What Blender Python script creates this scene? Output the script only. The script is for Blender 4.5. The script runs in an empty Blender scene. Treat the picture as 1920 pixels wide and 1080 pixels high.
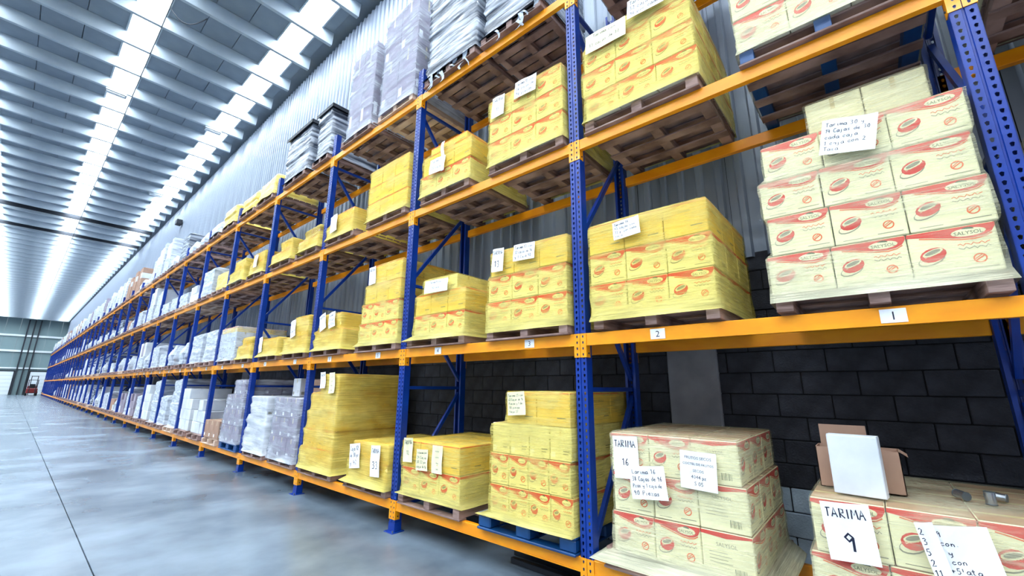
import bpy, math, random
from math import sin, cos, pi, radians
from mathutils import Vector, Matrix, noise
scene = bpy.context.scene
COL = scene.collection
rnd = random.Random(7)

# ------------------------------------------------------------------ camera
cam = bpy.data.cameras.new('camera')
cam.sensor_width = 36.0
cam.lens = 782.77 / 1920 * 36.0
cam.clip_end = 400
cam_o = bpy.data.objects.new('camera', cam)
COL.objects.link(cam_o)
yaw, pit, rol = radians(49.42), radians(13.32), radians(0.367)
fw = Vector((sin(yaw) * cos(pit), cos(yaw) * cos(pit), sin(pit)))
rt = fw.cross(Vector((0, 0, 1))).normalized()
up = rt.cross(fw)
R2 = rt * cos(rol) + up * sin(rol)
U2 = -rt * sin(rol) + up * cos(rol)
m = Matrix((R2, U2, -fw)).transposed().to_4x4()
m.translation = Vector((-3.16, -1.918, 1.639))
cam_o.matrix_world = m
scene.camera = cam_o

# ------------------------------------------------------------------ world, exposure
SKY_STRENGTH = 0.35
SKYLIGHT_STRENGTH = 16.0
scene.view_settings.view_transform = 'Standard'
scene.view_settings.look = 'None'
scene.view_settings.gamma = 1
scene.view_settings.use_curve_mapping = False
scene.view_settings.exposure = 1.1
w = bpy.data.worlds.new('overcast_sky')
scene.world = w
w.use_nodes = True
bg = w.node_tree.nodes['Background']
bg.inputs[0].default_value = (0.80, 0.90, 1.0, 1)
bg.inputs[1].default_value = SKY_STRENGTH
scene.cycles.max_bounces = 8
scene.cycles.diffuse_bounces = 3
scene.cycles.transparent_max_bounces = 12
scene.cycles.sample_clamp_indirect = 6

# ------------------------------------------------------------------ materials
def lin(c):
    c = c / 255.0
    return c / 12.92 if c <= 0.04045 else ((c + 0.055) / 1.055) ** 2.4
def rgb(r, g, b):
    return (lin(r), lin(g), lin(b), 1)

def mat(name, col, rough=0.5, metal=0.0, col2=None, scale=(5, 5, 5), detail=4, bump=0.0, bscale=None,
        rlo=None, lo=0.35, hi=0.65, emit=0.0, coat=0.0):
    mt = bpy.data.materials.new(name)
    mt.use_nodes = True
    nt = mt.node_tree
    b = nt.nodes['Principled BSDF']
    b.inputs['Roughness'].default_value = rough
    b.inputs['Metallic'].default_value = metal
    b.inputs['Base Color'].default_value = col
    if coat:
        b.inputs['Coat Weight'].default_value = coat
    if emit:
        b.inputs['Emission Color'].default_value = col
        b.inputs['Emission Strength'].default_value = emit
    if col2 or bump:
        tc = nt.nodes.new('ShaderNodeTexCoord')
        mp = nt.nodes.new('ShaderNodeMapping')
        mp.inputs['Scale'].default_value = scale
        nz = nt.nodes.new('ShaderNodeTexNoise')
        nz.inputs['Scale'].default_value = 1.0
        nz.inputs['Detail'].default_value = detail
        nt.links.new(tc.outputs['Object'], mp.inputs[0])
        nt.links.new(mp.outputs[0], nz.inputs['Vector'])
        if col2:
            cr = nt.nodes.new('ShaderNodeValToRGB')
            cr.color_ramp.elements[0].position = lo
            cr.color_ramp.elements[1].position = hi
            cr.color_ramp.elements[0].color = col
            cr.color_ramp.elements[1].color = col2
            nt.links.new(nz.outputs['Fac'], cr.inputs[0])
            nt.links.new(cr.outputs[0], b.inputs['Base Color'])
        if rlo is not None:
            mr = nt.nodes.new('ShaderNodeMapRange')
            mr.inputs['To Min'].default_value = rlo
            mr.inputs['To Max'].default_value = rough
            nt.links.new(nz.outputs['Fac'], mr.inputs[0])
            nt.links.new(mr.outputs[0], b.inputs['Roughness'])
        if bump:
            n2 = nz
            if bscale:
                mp2 = nt.nodes.new('ShaderNodeMapping')
                mp2.inputs['Scale'].default_value = bscale
                n2 = nt.nodes.new('ShaderNodeTexNoise')
                n2.inputs['Scale'].default_value = 1.0
                n2.inputs['Detail'].default_value = 3
                nt.links.new(tc.outputs['Object'], mp2.inputs[0])
                nt.links.new(mp2.outputs[0], n2.inputs['Vector'])
            bp = nt.nodes.new('ShaderNodeBump')
            bp.inputs['Strength'].default_value = bump
            bp.inputs['Distance'].default_value = 0.02
            nt.links.new(n2.outputs['Fac'], bp.inputs['Height'])
            nt.links.new(bp.outputs[0], b.inputs['Normal'])
    return mt

def film(name, tint, body, base=0.3, gain=0.5, rough=0.22, zfreq=38, tilt=0.12):
    """translucent stretch film: tinted see-through plastic with horizontal streaks of thicker folds, their colour whitened to stand for glare"""
    mt = bpy.data.materials.new(name)
    mt.use_nodes = True
    nt = mt.node_tree
    b = nt.nodes['Principled BSDF']
    out = nt.nodes['Material Output']
    b.inputs['Base Color'].default_value = body
    b.inputs['Roughness'].default_value = rough
    tr = nt.nodes.new('ShaderNodeBsdfTransparent')
    tr.inputs[0].default_value = tint
    mx = nt.nodes.new('ShaderNodeMixShader')
    tc = nt.nodes.new('ShaderNodeTexCoord')
    mp = nt.nodes.new('ShaderNodeMapping')
    mp.inputs['Scale'].default_value = (1.6, 1.6, zfreq)
    mp.inputs['Rotation'].default_value = (tilt, tilt * 0.5, 0)
    n1 = nt.nodes.new('ShaderNodeTexNoise')
    n1.inputs['Scale'].default_value = 1.0
    n1.inputs['Detail'].default_value = 5
    n1.inputs['Roughness'].default_value = 0.75
    n1.inputs['Distortion'].default_value = 0.6
    mp2 = nt.nodes.new('ShaderNodeMapping')
    mp2.inputs['Scale'].default_value = (2.2, 2.2, 4.5)
    n2 = nt.nodes.new('ShaderNodeTexNoise')
    n2.inputs['Scale'].default_value = 1.0
    n2.inputs['Detail'].default_value = 2
    nt.links.new(tc.outputs['Object'], mp.inputs[0])
    nt.links.new(mp.outputs[0], n1.inputs['Vector'])
    nt.links.new(tc.outputs['Object'], mp2.inputs[0])
    nt.links.new(mp2.outputs[0], n2.inputs['Vector'])
    ml = nt.nodes.new('ShaderNodeMath'); ml.operation = 'MULTIPLY'
    nt.links.new(n1.outputs['Fac'], ml.inputs[0])
    nt.links.new(n2.outputs['Fac'], ml.inputs[1])
    mr = nt.nodes.new('ShaderNodeMapRange')
    mr.inputs['From Min'].default_value = 0.15
    mr.inputs['From Max'].default_value = 0.40
    mr.inputs['To Min'].default_value = base
    mr.inputs['To Max'].default_value = min(1.0, base + gain)
    nt.links.new(ml.outputs[0], mr.inputs[0])
    sz = nt.nodes.new('ShaderNodeSeparateXYZ')
    nt.links.new(tc.outputs['Object'], sz.inputs[0])
    mf = nt.nodes.new('ShaderNodeMapRange')
    mf.inputs['From Min'].default_value = 0.07
    mf.inputs['From Max'].default_value = -0.04
    mf.inputs['To Min'].default_value = 0.0
    mf.inputs['To Max'].default_value = 0.5
    nt.links.new(sz.outputs['Z'], mf.inputs['Value'])
    ad = nt.nodes.new('ShaderNodeMath'); ad.operation = 'ADD'; ad.use_clamp = True
    nt.links.new(mr.outputs[0], ad.inputs[0]); nt.links.new(mf.outputs[0], ad.inputs[1])
    nt.links.new(ad.outputs[0], mx.inputs[0])
    bp = nt.nodes.new('ShaderNodeBump')
    bp.inputs['Strength'].default_value = 0.9
    bp.inputs['Distance'].default_value = 0.02
    nt.links.new(n1.outputs['Fac'], bp.inputs['Height'])
    nt.links.new(bp.outputs[0], b.inputs['Normal'])
    nt.links.new(tr.outputs[0], mx.inputs[1])
    nt.links.new(b.outputs[0], mx.inputs[2])
    nt.links.new(mx.outputs[0], out.inputs[0])
    return mt

M = {}
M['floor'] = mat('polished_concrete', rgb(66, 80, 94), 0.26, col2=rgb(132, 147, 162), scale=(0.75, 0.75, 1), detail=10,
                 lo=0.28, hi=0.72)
M['block'] = mat('dark_block', rgb(38, 40, 48), 0.9, col2=rgb(58, 60, 70), scale=(5, 5, 5), bump=0.5, bscale=(60, 60, 60))
M['block_light'] = mat('painted_block', rgb(150, 166, 184), 0.8, col2=rgb(172, 188, 204), scale=(5, 5, 5), bump=0.3, bscale=(60, 60, 60))
M['mortar'] = mat('mortar', rgb(26, 27, 32), 0.95)
M['column'] = mat('concrete_column', rgb(128, 129, 138), 0.85, col2=rgb(146, 147, 156), scale=(4, 4, 4), bump=0.2)
M['sheet'] = mat('ribbed_sheet', rgb(122, 132, 148), 0.42, metal=0.2, col2=rgb(142, 152, 168), scale=(3, 3, 0.3))
M['roof'] = mat('roof_panel', rgb(112, 124, 138), 0.8, col2=rgb(126, 138, 150), scale=(1.2, 1.2, 1.2))
M['joist'] = mat('joist', rgb(156, 168, 180), 0.6, col2=rgb(172, 184, 194), scale=(1, 1, 1))
M['skylight'] = mat('skylight_sheet', (0.86, 0.95, 1.0, 1), 0.5, emit=SKYLIGHT_STRENGTH)
M['blue'] = mat('rack_blue', rgb(0, 46, 136), 0.34, col2=rgb(0, 56, 154), scale=(6, 6, 6))
M['orange'] = mat('rack_orange', rgb(246, 150, 0), 0.42, col2=rgb(255, 166, 6), scale=(4, 4, 9), coat=0.1)
M['steel'] = mat('galvanised', rgb(130, 140, 150), 0.4, metal=0.8)
M['dark_steel'] = mat('dark_steel', rgb(46, 50, 58), 0.5, metal=0.5)
M['wood'] = mat('pallet_wood', rgb(104, 78, 70), 0.85, col2=rgb(170, 142, 136), scale=(3, 3, 30), bump=0.3)
M['wood_pale'] = mat('pale_pallet_wood', rgb(188, 158, 140), 0.85, col2=rgb(214, 190, 172), scale=(3, 3, 30), bump=0.3)
M['plastic_blue'] = mat('blue_plastic', rgb(6, 56, 112), 0.4, col2=rgb(20, 76, 136), scale=(4, 4, 4))
M['carton'] = mat('cream_carton', rgb(238, 234, 206), 0.6, col2=rgb(246, 242, 218), scale=(3, 3, 3))
M['carton_y'] = mat('yellow_carton', rgb(240, 208, 116), 0.6, col2=rgb(246, 220, 134), scale=(3, 3, 3))
M['carton_w'] = mat('white_carton', rgb(198, 204, 214), 0.6, col2=rgb(222, 226, 232), scale=(3, 3, 3))
M['carton_b'] = mat('brown_carton', rgb(158, 124, 106), 0.75, col2=rgb(176, 142, 122), scale=(3, 3, 3))
M['carton_g'] = mat('grey_carton', rgb(136, 126, 142), 0.7, col2=rgb(160, 152, 168), scale=(3, 3, 3))
M['red'] = mat('red_print', rgb(214, 34, 44), 0.5)
M['orange_print'] = mat('orange_print', rgb(232, 92, 40), 0.5)
M['green'] = mat('dark_green_print', rgb(52, 66, 44), 0.5)
M['grey_print'] = mat('grey_print', rgb(140, 138, 130), 0.6)
M['ink'] = mat('marker_ink', rgb(22, 26, 54), 0.5)
M['paper'] = mat('white_paper', rgb(240, 242, 248), 0.7, col2=rgb(250, 251, 254), scale=(6, 6, 6), bump=0.3, bscale=(9, 9, 9))
M['paper_y'] = mat('paper_under_film', rgb(240, 236, 190), 0.5, col2=rgb(246, 242, 200), scale=(6, 6, 6))
M['tape'] = mat('clear_tape', rgb(206, 190, 150), 0.3)
M['door'] = mat('dock_door_white', rgb(226, 234, 240), 0.5)
M['farwall'] = mat('far_wall_panel', rgb(112, 134, 140), 0.6, col2=rgb(122, 144, 148), scale=(.3, .3, .3))
M['white_steel'] = mat('white_steel', rgb(220, 228, 232), 0.5)
M['truck_red'] = mat('truck_red', rgb(120, 20, 24), 0.4)
M['rubber'] = mat('black_rubber', rgb(22, 22, 24), 0.7)
M['can'] = mat('tin_can', rgb(170, 176, 184), 0.25, metal=0.9)
M['film_pale'] = film('film_pale', (0.98, 0.97, 0.86, 1), rgb(252, 249, 216), base=0.05, gain=0.5, zfreq=75, tilt=.08)
M['film_yellow'] = film('film_yellow', (1.0, 0.93, 0.58, 1), rgb(253, 238, 140), base=0.08, gain=0.6, zfreq=70, tilt=.08)
M['film_deep'] = film('film_deep', (1.0, 0.88, 0.40, 1), rgb(248, 228, 118), base=0.3, gain=0.6, zfreq=60, tilt=.1)
M['film_clear'] = film('film_clear', (0.95, 0.97, 1.0, 1), rgb(220, 226, 238), base=0.05, gain=0.62, zfreq=26, tilt=0.4)
M['film_white'] = film('film_white', (0.9, 0.93, 0.98, 1), rgb(236, 240, 248), base=0.45, gain=0.5, zfreq=22, tilt=0.3)
M['film_grey'] = film('film_grey', (0.7, 0.76, 0.84, 1), rgb(206, 216, 230), base=0.25, gain=0.75, zfreq=24, tilt=0.3)
M['white_wrap'] = mat('white_wrap', rgb(150, 160, 176), 0.32, col2=rgb(222, 228, 238), scale=(3, 3, 18), bump=0.6, bscale=(5, 5, 24))
M['yellow_wrap'] = mat('yellow_wrap', rgb(226, 190, 66), 0.32, col2=rgb(248, 226, 130), scale=(3, 3, 20), bump=0.6, bscale=(5, 5, 26))
M['grey_wrap'] = mat('grey_wrap', rgb(58, 66, 82), 0.25, col2=rgb(176, 184, 198), scale=(1.3, 1.3, 15), bump=1.0, bscale=(1.6, 1.6, 15), lo=0.40, hi=0.62)

# ------------------------------------------------------------------ mesh helpers
class MB:
    def __init__(s):
        s.v = []; s.f = []; s.m = []
    def quad(s, a, b, c, d, mi=0):
        n = len(s.v); s.v += [a, b, c, d]; s.f.append((n, n + 1, n + 2, n + 3)); s.m.append(mi)
    def poly(s, pts, mi=0):
        n = len(s.v); s.v += list(pts); s.f.append(tuple(range(n, n + len(pts)))); s.m.append(mi)
    def box(s, x0, y0, z0, x1, y1, z1, mi=0, c=0.0):
        n = len(s.v)
        if c <= 0:
            s.v += [(x, y, z) for z in (z0, z1) for y in (y0, y1) for x in (x0, x1)]
            for f in ((0, 2, 3, 1), (4, 5, 7, 6), (0, 1, 5, 4), (2, 6, 7, 3), (0, 4, 6, 2), (1, 3, 7, 5)):
                s.f.append(tuple(n + i for i in f)); s.m.append(mi)
            return
        X = (x0, x1); Y = (y0, y1); Z = (z0, z1); idx = {}
        for i in (0, 1):
            for j in (0, 1):
                for k in (0, 1):
                    sx, sy, sz = (c if i == 0 else -c), (c if j == 0 else -c), (c if k == 0 else -c)
                    for a, p in (('x', (X[i], Y[j] + sy, Z[k] + sz)), ('y', (X[i] + sx, Y[j], Z[k] + sz)), ('z', (X[i] + sx, Y[j] + sy, Z[k]))):
                        idx[(i, j, k, a)] = len(s.v); s.v.append(p)
        def F(*k):
            s.f.append(tuple(idx[q] for q in k)); s.m.append(mi)
        F((0,0,0,'x'),(0,0,1,'x'),(0,1,1,'x'),(0,1,0,'x')); F((1,0,0,'x'),(1,1,0,'x'),(1,1,1,'x'),(1,0,1,'x'))
        F((0,0,0,'y'),(1,0,0,'y'),(1,0,1,'y'),(0,0,1,'y')); F((0,1,0,'y'),(0,1,1,'y'),(1,1,1,'y'),(1,1,0,'y'))
        F((0,0,0,'z'),(0,1,0,'z'),(1,1,0,'z'),(1,0,0,'z')); F((0,0,1,'z'),(1,0,1,'z'),(1,1,1,'z'),(0,1,1,'z'))
        for i in (0, 1):
            for j in (0, 1):
                F((i,j,0,'x'),(i,j,1,'x'),(i,j,1,'y'),(i,j,0,'y'))
                F((i,0,j,'x'),(i,1,j,'x'),(i,1,j,'z'),(i,0,j,'z'))
                F((0,i,j,'y'),(1,i,j,'y'),(1,i,j,'z'),(0,i,j,'z'))
                for k in (0, 1):
                    F((i,j,k,'x'),(i,j,k,'y'),(i,j,k,'z'))
    def bar(s, p, q, r, mi=0, n=4):
        p = Vector(p); q = Vector(q); d = (q - p).normalized()
        a = d.cross(Vector((0, 0, 1)))
        if a.length < .01: a = d.cross(Vector((1, 0, 0)))
        a.normalize(); b = d.cross(a)
        k = len(s.v)
        for c in (p, q):
            for i in range(n):
                t = 2 * pi * (i + .5) / n
                s.v.append(tuple(c + a * cos(t) * r + b * sin(t) * r))
        for i in range(n):
            j = (i + 1) % n
            s.f.append((k + i, k + j, k + n + j, k + n + i)); s.m.append(mi)
        s.f.append(tuple(k + i for i in range(n))[::-1]); s.m.append(mi)
        s.f.append(tuple(k + n + i for i in range(n))); s.m.append(mi)
    def mesh(s, name, mats, smooth=False):
        me = bpy.data.meshes.new(name)
        me.from_pydata(s.v, [], s.f)
        for q in (mats if isinstance(mats, (list, tuple)) else [mats]):
            me.materials.append(M[q] if isinstance(q, str) else q)
        me.polygons.foreach_set('material_index', s.m)
        if smooth:
            me.polygons.foreach_set('use_smooth', [True] * len(s.f))
        me.update()
        return me

def obj(name, me, parent=None, loc=(0, 0, 0), rot=(0, 0, 0), sc=None):
    o = bpy.data.objects.new(name, me)
    COL.objects.link(o)
    o.parent = parent
    o.location = loc
    o.rotation_euler = rot
    if sc: o.scale = sc
    return o
def tag(o, label=None, cat=None, group=None, kind=None):
    if label: o['label'] = label
    if cat: o['category'] = cat
    if group: o['group'] = group
    if kind: o['kind'] = kind
    return o
def thing(name, loc, label, cat, group=None):
    return tag(obj(name, None, None, loc), label, cat, group)

# ------------------------------------------------------------------ constants of the rack
L = 2.6
ZT = [0.34, 2.095, 3.975, 5.80]         # tops of the load beams
NB = 36                                  # bays
POST_H = 6.25
W = 1.45                                 # face of the wall behind the rack
YE = 98.0
HC = 11.4                                # underside of the joists
ORD = ['first', 'second', 'third', 'fourth', 'fifth', 'sixth', 'seventh', 'eighth', 'ninth', 'tenth', 'eleventh', 'twelfth',
       'thirteenth', 'fourteenth', 'fifteenth', 'sixteenth']
SHELF = ['lowest shelf', 'second shelf', 'third shelf', 'top shelf']

# ------------------------------------------------------------------ floor
floor = obj('floor', None); tag(floor, 'polished grey blue concrete warehouse floor', None, None, 'structure')
xs = [-20, -12.4, -7.4, -2.38, 1.5]
ys = [-12, -6.5, -0.5, 5.5, 11.5, 17.5, 23.5, 35.5, 47.5, 59.5, 71.5, 83.5, 98]
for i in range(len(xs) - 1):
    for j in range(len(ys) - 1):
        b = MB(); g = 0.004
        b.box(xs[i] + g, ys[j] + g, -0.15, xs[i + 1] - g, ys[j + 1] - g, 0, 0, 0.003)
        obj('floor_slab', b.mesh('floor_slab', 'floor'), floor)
b = MB(); b.box(-20, -12, -0.3, 1.5, 98, -0.03)
obj('floor_bed', b.mesh('floor_bed', 'mortar'), floor)

# ------------------------------------------------------------------ right wall
wall = obj('wall_right', None); tag(wall, 'dark block wall with ribbed metal sheeting above', None, None, 'structure')
BLK_TOP = 2.92
b = MB(); b.box(W + 0.015, -12, 0, W + 0.3, YE, BLK_TOP); b.box(W + 0.1, -12, BLK_TOP, W + 0.3, YE, HC + 0.6)
obj('wall_core', b.mesh('wall_core', 'mortar'), wall)
def blk(light):
    q = MB(); q.box(0, -0.195, 0, 0.10, 0.195, 0.19, 0, 0.006)
    return q.mesh('concrete_block', 'block_light' if light else 'block')
bd, bl = blk(0), blk(1)
rest = MB(); n = 0
for r in range(15):
    z = 0.004 + r * 0.1985
    light = z < 0.62
    y = -6 + (0.2 if r % 2 else 0)
    while y < YE - 0.3:
        d = rnd.uniform(-0.004, 0.002)
        if -3.0 < y < 4.6 and n < 290:
            obj('concrete_block', bl if light else bd, wall, (W + d, y, z)); n += 1
        else:
            if y < 30:
                rest.box(W + d, y - 0.195, z, W + 0.05, y + 0.195, z + 0.19, 1 if light else 0)
        y += 0.4
rest.box(W, 30, 0, W + 0.05, YE, 0.62, 1); rest.box(W, 30, 0.62, W + 0.05, YE, BLK_TOP)
tag(obj('concrete_blocks', rest.mesh('concrete_blocks', ['block', 'block_light']), wall), kind='stuff')
# ribbed sheets, one metre wide each
q = MB()
prof = [(0, 0), (0.03, 0), (0.05, -0.035), (0.10, -0.035), (0.12, 0), (0.20, 0)]
k = 0
pts = []
for i in range(5):
    for (dy, dx) in prof[:-1]:
        pts.append((dy + i * 0.2, dx))
pts.append((0.995, 0))
for a, c in zip(pts[:-1], pts[1:]):
    q.quad((a[1], a[0], 0), (c[1], c[0], 0), (c[1], c[0], HC + 0.2 - BLK_TOP), (a[1], a[0], HC + 0.2 - BLK_TOP))
sheet = q.mesh('metal_sheet', 'sheet')
for i in range(-6, 98):
    obj('metal_sheet', sheet, wall, (W - 0.0 + (0.004 if i % 2 else 0), i, BLK_TOP))
# concrete columns of the wall
ncol = 0
for yc in (-0.47, 12.6, 25.6, 38.6, 51.6, 64.6, 77.6):
    ncol += 1
    b = MB(); b.box(W - 0.05, yc - 0.25, 0, W + 0.1, yc + 0.25, 2.9, 0, 0.012)
    for zz in (0.9, 2.3):
        b.box(W - 0.056, yc + 0.19, zz, W - 0.048, yc + 0.215, zz + 0.03, 1)
    tag(obj('trim_%d' % ncol, b.mesh('wall_column', ['column', 'dark_steel'])), 'pale grey concrete column face in the dark block wall', None, None, 'structure')

# ------------------------------------------------------------------ ceiling
ceil = obj('ceiling', None); tag(ceil, 'flat warehouse roof with joists and skylight strips', None, None, 'structure')
ZD = HC + 0.34
b = MB(); b.box(-20, -12, ZD + 0.1, W + 0.3, YE, ZD + 0.25)
obj('roof_deck', b.mesh('roof_deck', 'roof'), ceil)
X0, X1 = -18.0, 1.2
q = MB()
prof = [(-0.13, 0.36), (-0.06, 0.03), (-0.05, 0.0), (0.05, 0.0), (0.06, 0.03), (0.13, 0.36)]
for a, c in zip(prof[:-1], prof[1:]):
    q.quad((X0, a[0], a[1]), (X0, c[0], c[1]), (X1, c[0], c[1]), (X1, a[0], a[1]))
q.poly([(X1, p[0], p[1]) for p in prof]); q.poly([(X0, p[0], p[1]) for p in prof][::-1])
joist = q.mesh('roof_joist', 'joist')
SP = 1.5
JY = [1.42 + SP * i for i in range(-8, 64)]
for y in JY: obj('roof_joist', joist, ceil, (0, y, HC))
strips = [(0.22, 0.82), (-2.78, -2.18), (-5.92, -5.32), (-9.0, -8.4), (-12.1, -11.5), (-15.2, -14.6)]
q = MB(); q.box(0, -SP / 2 + 0.12, 0, 0.6, SP / 2 - 0.17, 0.02)
sky = q.mesh('skylight_panel', 'skylight')
q = MB()
for xx in (-0.05, 0.61): q.box(xx, -SP / 2 + .1, -0.035, xx + 0.04, SP / 2 - .1, 0.06)
rim = q.mesh('skylight_rim', 'joist')
far_sky = MB(); far_rim = MB()
for y in JY[:-1]:
    for (a, c) in strips:
        if a > -7:
            s = obj('skylight_panel', sky, ceil, (a, y + SP / 2, ZD))
            if y < 40: obj('skylight_rim', rim, s)
        else:
            far_sky.box(a, y + .17, ZD, a + .6, y + SP - .17, ZD + .02)
tag(obj('skylight_panels', far_sky.mesh('skylight_panels', 'skylight'), ceil), kind='stuff')
# roof panels between the strips
cuts = [1.16] + [v for s in strips for v in (s[1], s[0])] + [-18]
seg = []
for i in range(0, len(cuts) - 1, 2):
    a, c = cuts[i + 1], cuts[i]
    n_ = max(1, round((c - a) / 0.8)); wd = (c - a) / n_
    for j in range(n_): seg.append((a + j * wd, wd))
rp = MB(); cache = {}; cnt = 0
for y in JY[:-1]:
    for (a, wd) in seg:
        if a > -6.9 and 4 < y < 40 and cnt < 290:
            kk = round(wd, 3)
            if kk not in cache:
                t = MB(); t.box(0.008, 0.15, 0, wd - 0.008, SP - 0.15, 0.03, 0, 0.004); cache[kk] = t.mesh('roof_panel', 'roof')
            obj('roof_panel', cache[kk], ceil, (a, y, ZD + rnd.uniform(0, 0.008))); cnt += 1
        else:
            rp.box(a + .008, y + .15, ZD, a + wd - .008, y + SP - .15, ZD + .03)
tag(obj('roof_panels', rp.mesh('roof_panels', 'roof'), ceil), kind='stuff')

# ------------------------------------------------------------------ far wall with dock doors
fwl = obj('wall_far', None); tag(fwl, 'grey green panelled far end wall of the warehouse', None, None, 'structure')
xx = -20.0
while xx < 1.4:
    b = MB(); b.box(xx + .01, YE, 0, xx + 1.47, YE + .15, HC + .4, 0, .01)
    obj('wall_panel', b.mesh('wall_panel', 'farwall'), fwl); xx += 1.48
for zz, hh in ((8.75, .3), (6.4, .3), (3.85, .22)):
    b = MB(); b.box(-20, YE - .22, zz, 1.4, YE - .02, zz + hh, 0, .02); obj('wall_rail', b.mesh('wall_rail', 'white_steel'), fwl)
for x in (-3.0, -1.75, -2.35, -8.5, -14):
    b = MB(); b.box(x, YE - .35, 0, x + .16, YE - .02, HC, 0, .01); obj('wall_post', b.mesh('wall_post', 'dark_steel'), fwl)
for i, (a, c) in enumerate(((-7.2, -3.15), (-1.45, 1.0))):
    d = obj('door_%d' % (i + 1), None); tag(d, ['wide white dock door at the left of the far wall', 'white dock door behind the forklift in the far wall'][i], None, None, 'structure')
    for k in range(6):
        b = MB(); b.box(a, YE - .1, 0.02 + k * .57, c, YE - .03, 0.57 + k * .57, 0, .012); obj('door_panel', b.mesh('door_panel', 'door'), d)
    b = MB(); b.box(a - .12, YE - .12, 0, a, YE, 3.6); b.box(c, YE - .12, 0, c + .12, YE, 3.6); b.box(a - .12, YE - .12, 3.46, c + .12, YE, 3.6)
    obj('door_frame', b.mesh('door_frame', 'dark_steel'), d)

# dark expansion joints across the roof
for yj, hw in ((33.67, .045), (38.17, .025)):
    b = MB(); b.box(X0, yj - hw, HC - .02, X1, yj + hw, HC + .3); obj('expansion_joint', b.mesh('expansion_joint', 'dark_steel'), ceil)
# cable and fittings under the roof
b = MB()
for j in range(120):
    y0 = -10 + j * .9
    s0 = 0.02 * sin(pi * ((y0 / SP) % 1)); s1 = 0.02 * sin(pi * (((y0 + .9) / SP) % 1))
    b.bar((-2.2, y0, HC - .03 - s0), (-2.2, y0 + .9, HC - .03 - s1), .012, 0, 5)
for j in range(12):
    t = j / 12; u = (j + 1) / 12
    f_ = lambda t: (-2.2 + .75 * t, 10.9 - .35 * t, HC - .03 - .35 * sin(pi * t))
    b.bar(f_(t), f_(u), .014, 0, 5)
tag(obj('roof_cable', b.mesh('roof_cable', 'dark_steel')), 'thin black cable running the length of the roof under the joists', 'cable')
for x, y, z in ((-2.6, 16.42, HC + .01), (0.2, 16.42, HC + .01), (0.0, 25.42, HC + .01)):
    r = thing('hanging_lamp', (x, y, z), 'grey lamp fitting under the skylight strip beside the %s' % {(-2.6): 'roof cable', .2: 'wall, nearer of two', .0: 'wall, farther of two'}[x], 'lamp')
    b = MB(); b.box(-.28, -.12, -.14, .28, .12, -.05, 0, .02); obj('lamp_body', b.mesh('lamp_body', 'steel'), r)
    b = MB(); b.box(-.24, -.09, -.16, .24, .09, -.138); obj('lamp_lens', b.mesh('lamp_lens', 'white_steel'), r)
    for sx in (-.2, .2):
        b = MB(); b.bar((sx, 0, -.06), (sx, 0, .0), .01); obj('hanger', b.mesh('hanger', 'dark_steel'), r)
r = thing('wall_lamp', (W - .02, 26.0, 10.3), 'small dark lamp box fixed high on the ribbed wall', 'lamp')
b = MB(); b.box(-.3, -.22, -.12, -.05, .22, .15, 0, .02); obj('lamp_body', b.mesh('lamp_body', 'dark_steel'), r)
b = MB(); b.bar((-.1, 0, 0), (0.02, 0, .1), .025); obj('bracket', b.mesh('bracket', 'steel'), r)

# ------------------------------------------------------------------ forklift at the far end
r = thing('forklift', (-1.0, 91.5, 0), 'red and black forklift parked by the end of the rack', 'forklift')
b = MB(); b.box(-.55, -1.0, .3, .55, .9, 1.0, 0, .08); b.box(-.5, .5, .9, .5, 1.05, 1.35, 0, .08); obj('body', b.mesh('forklift_body', 'truck_red'), r)
b = MB()
for sx in (-.45, .45):
    b.bar((sx, -.7, 1.0), (sx, -.5, 2.15), .04); b.bar((sx, .7, 1.2), (sx, .5, 2.15), .04)
b.box(-.52, -.6, 2.12, .52, .6, 2.18); obj('cage', b.mesh('forklift_cage', 'dark_steel'), r)
b = MB()
for sx in (-.35, .27): b.box(sx, -1.25, .05, sx + .08, -1.1, 2.75)
for zz in (.3, 1.4, 2.65): b.box(-.35, -1.2, zz, .35, -1.12, zz + .08)
obj('mast', b.mesh('forklift_mast', 'dark_steel'), r)
b = MB()
for sx in (-.3, .2): b.box(sx, -2.3, .06, sx + .1, -1.25, .1)
obj('forks', b.mesh('forklift_forks', 'dark_steel'), r)
for sx in (-.5, .5):
    for sy in (-.65, .6):
        b = MB(); b.bar((sx - .1, sy, .28), (sx + .1, sy, .28), .28, 0, 16); obj('wheel', b.mesh('forklift_wheel', 'rubber'), r)
b = MB(); b.box(-.25, -.2, 1.0, .25, .3, 1.12, 0, .03); b.box(-.25, .2, 1.1, .25, .32, 1.6, 0, .03); obj('seat', b.mesh('forklift_seat', 'rubber'), r)

# ------------------------------------------------------------------ pallet rack
def strip_holes(q, y0, y1, z0, z1, n, hw, hh, x=0.0):
    """flat strip at depth x, cut with n teardrop holes"""
    yc = (y0 + y1) / 2; p = (z1 - z0) / n
    for i in range(n):
        a = z0 + i * p; c = a + p; zc = (a + c) / 2
        outer = [(y0, a), (yc, a), (y1, a), (y1, c), (yc, c), (y0, c)]
        inner = [(yc - hw * .55, zc - hh), (yc, zc - hh * 1.15), (yc + hw * .55, zc - hh), (yc + hw, zc + hh * .5), (yc, zc + hh), (yc - hw, zc + hh * .5)]
        k = len(q.v)
        q.v += [(x, u, v) for u, v in outer] + [(x, u, v) for u, v in inner]
        for j in range(6):
            j2 = (j + 1) % 6
            q.f.append((k + j, k + j2, k + 6 + j2, k + 6 + j)); q.m.append(0)
q = MB(); hw_ = 0.055
strip_holes(q, -hw_, -0.007, 0.02, POST_H, 125, 0.0095, 0.013)
strip_holes(q, 0.007, hw_, 0.02, POST_H, 125, 0.0095, 0.013)
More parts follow.
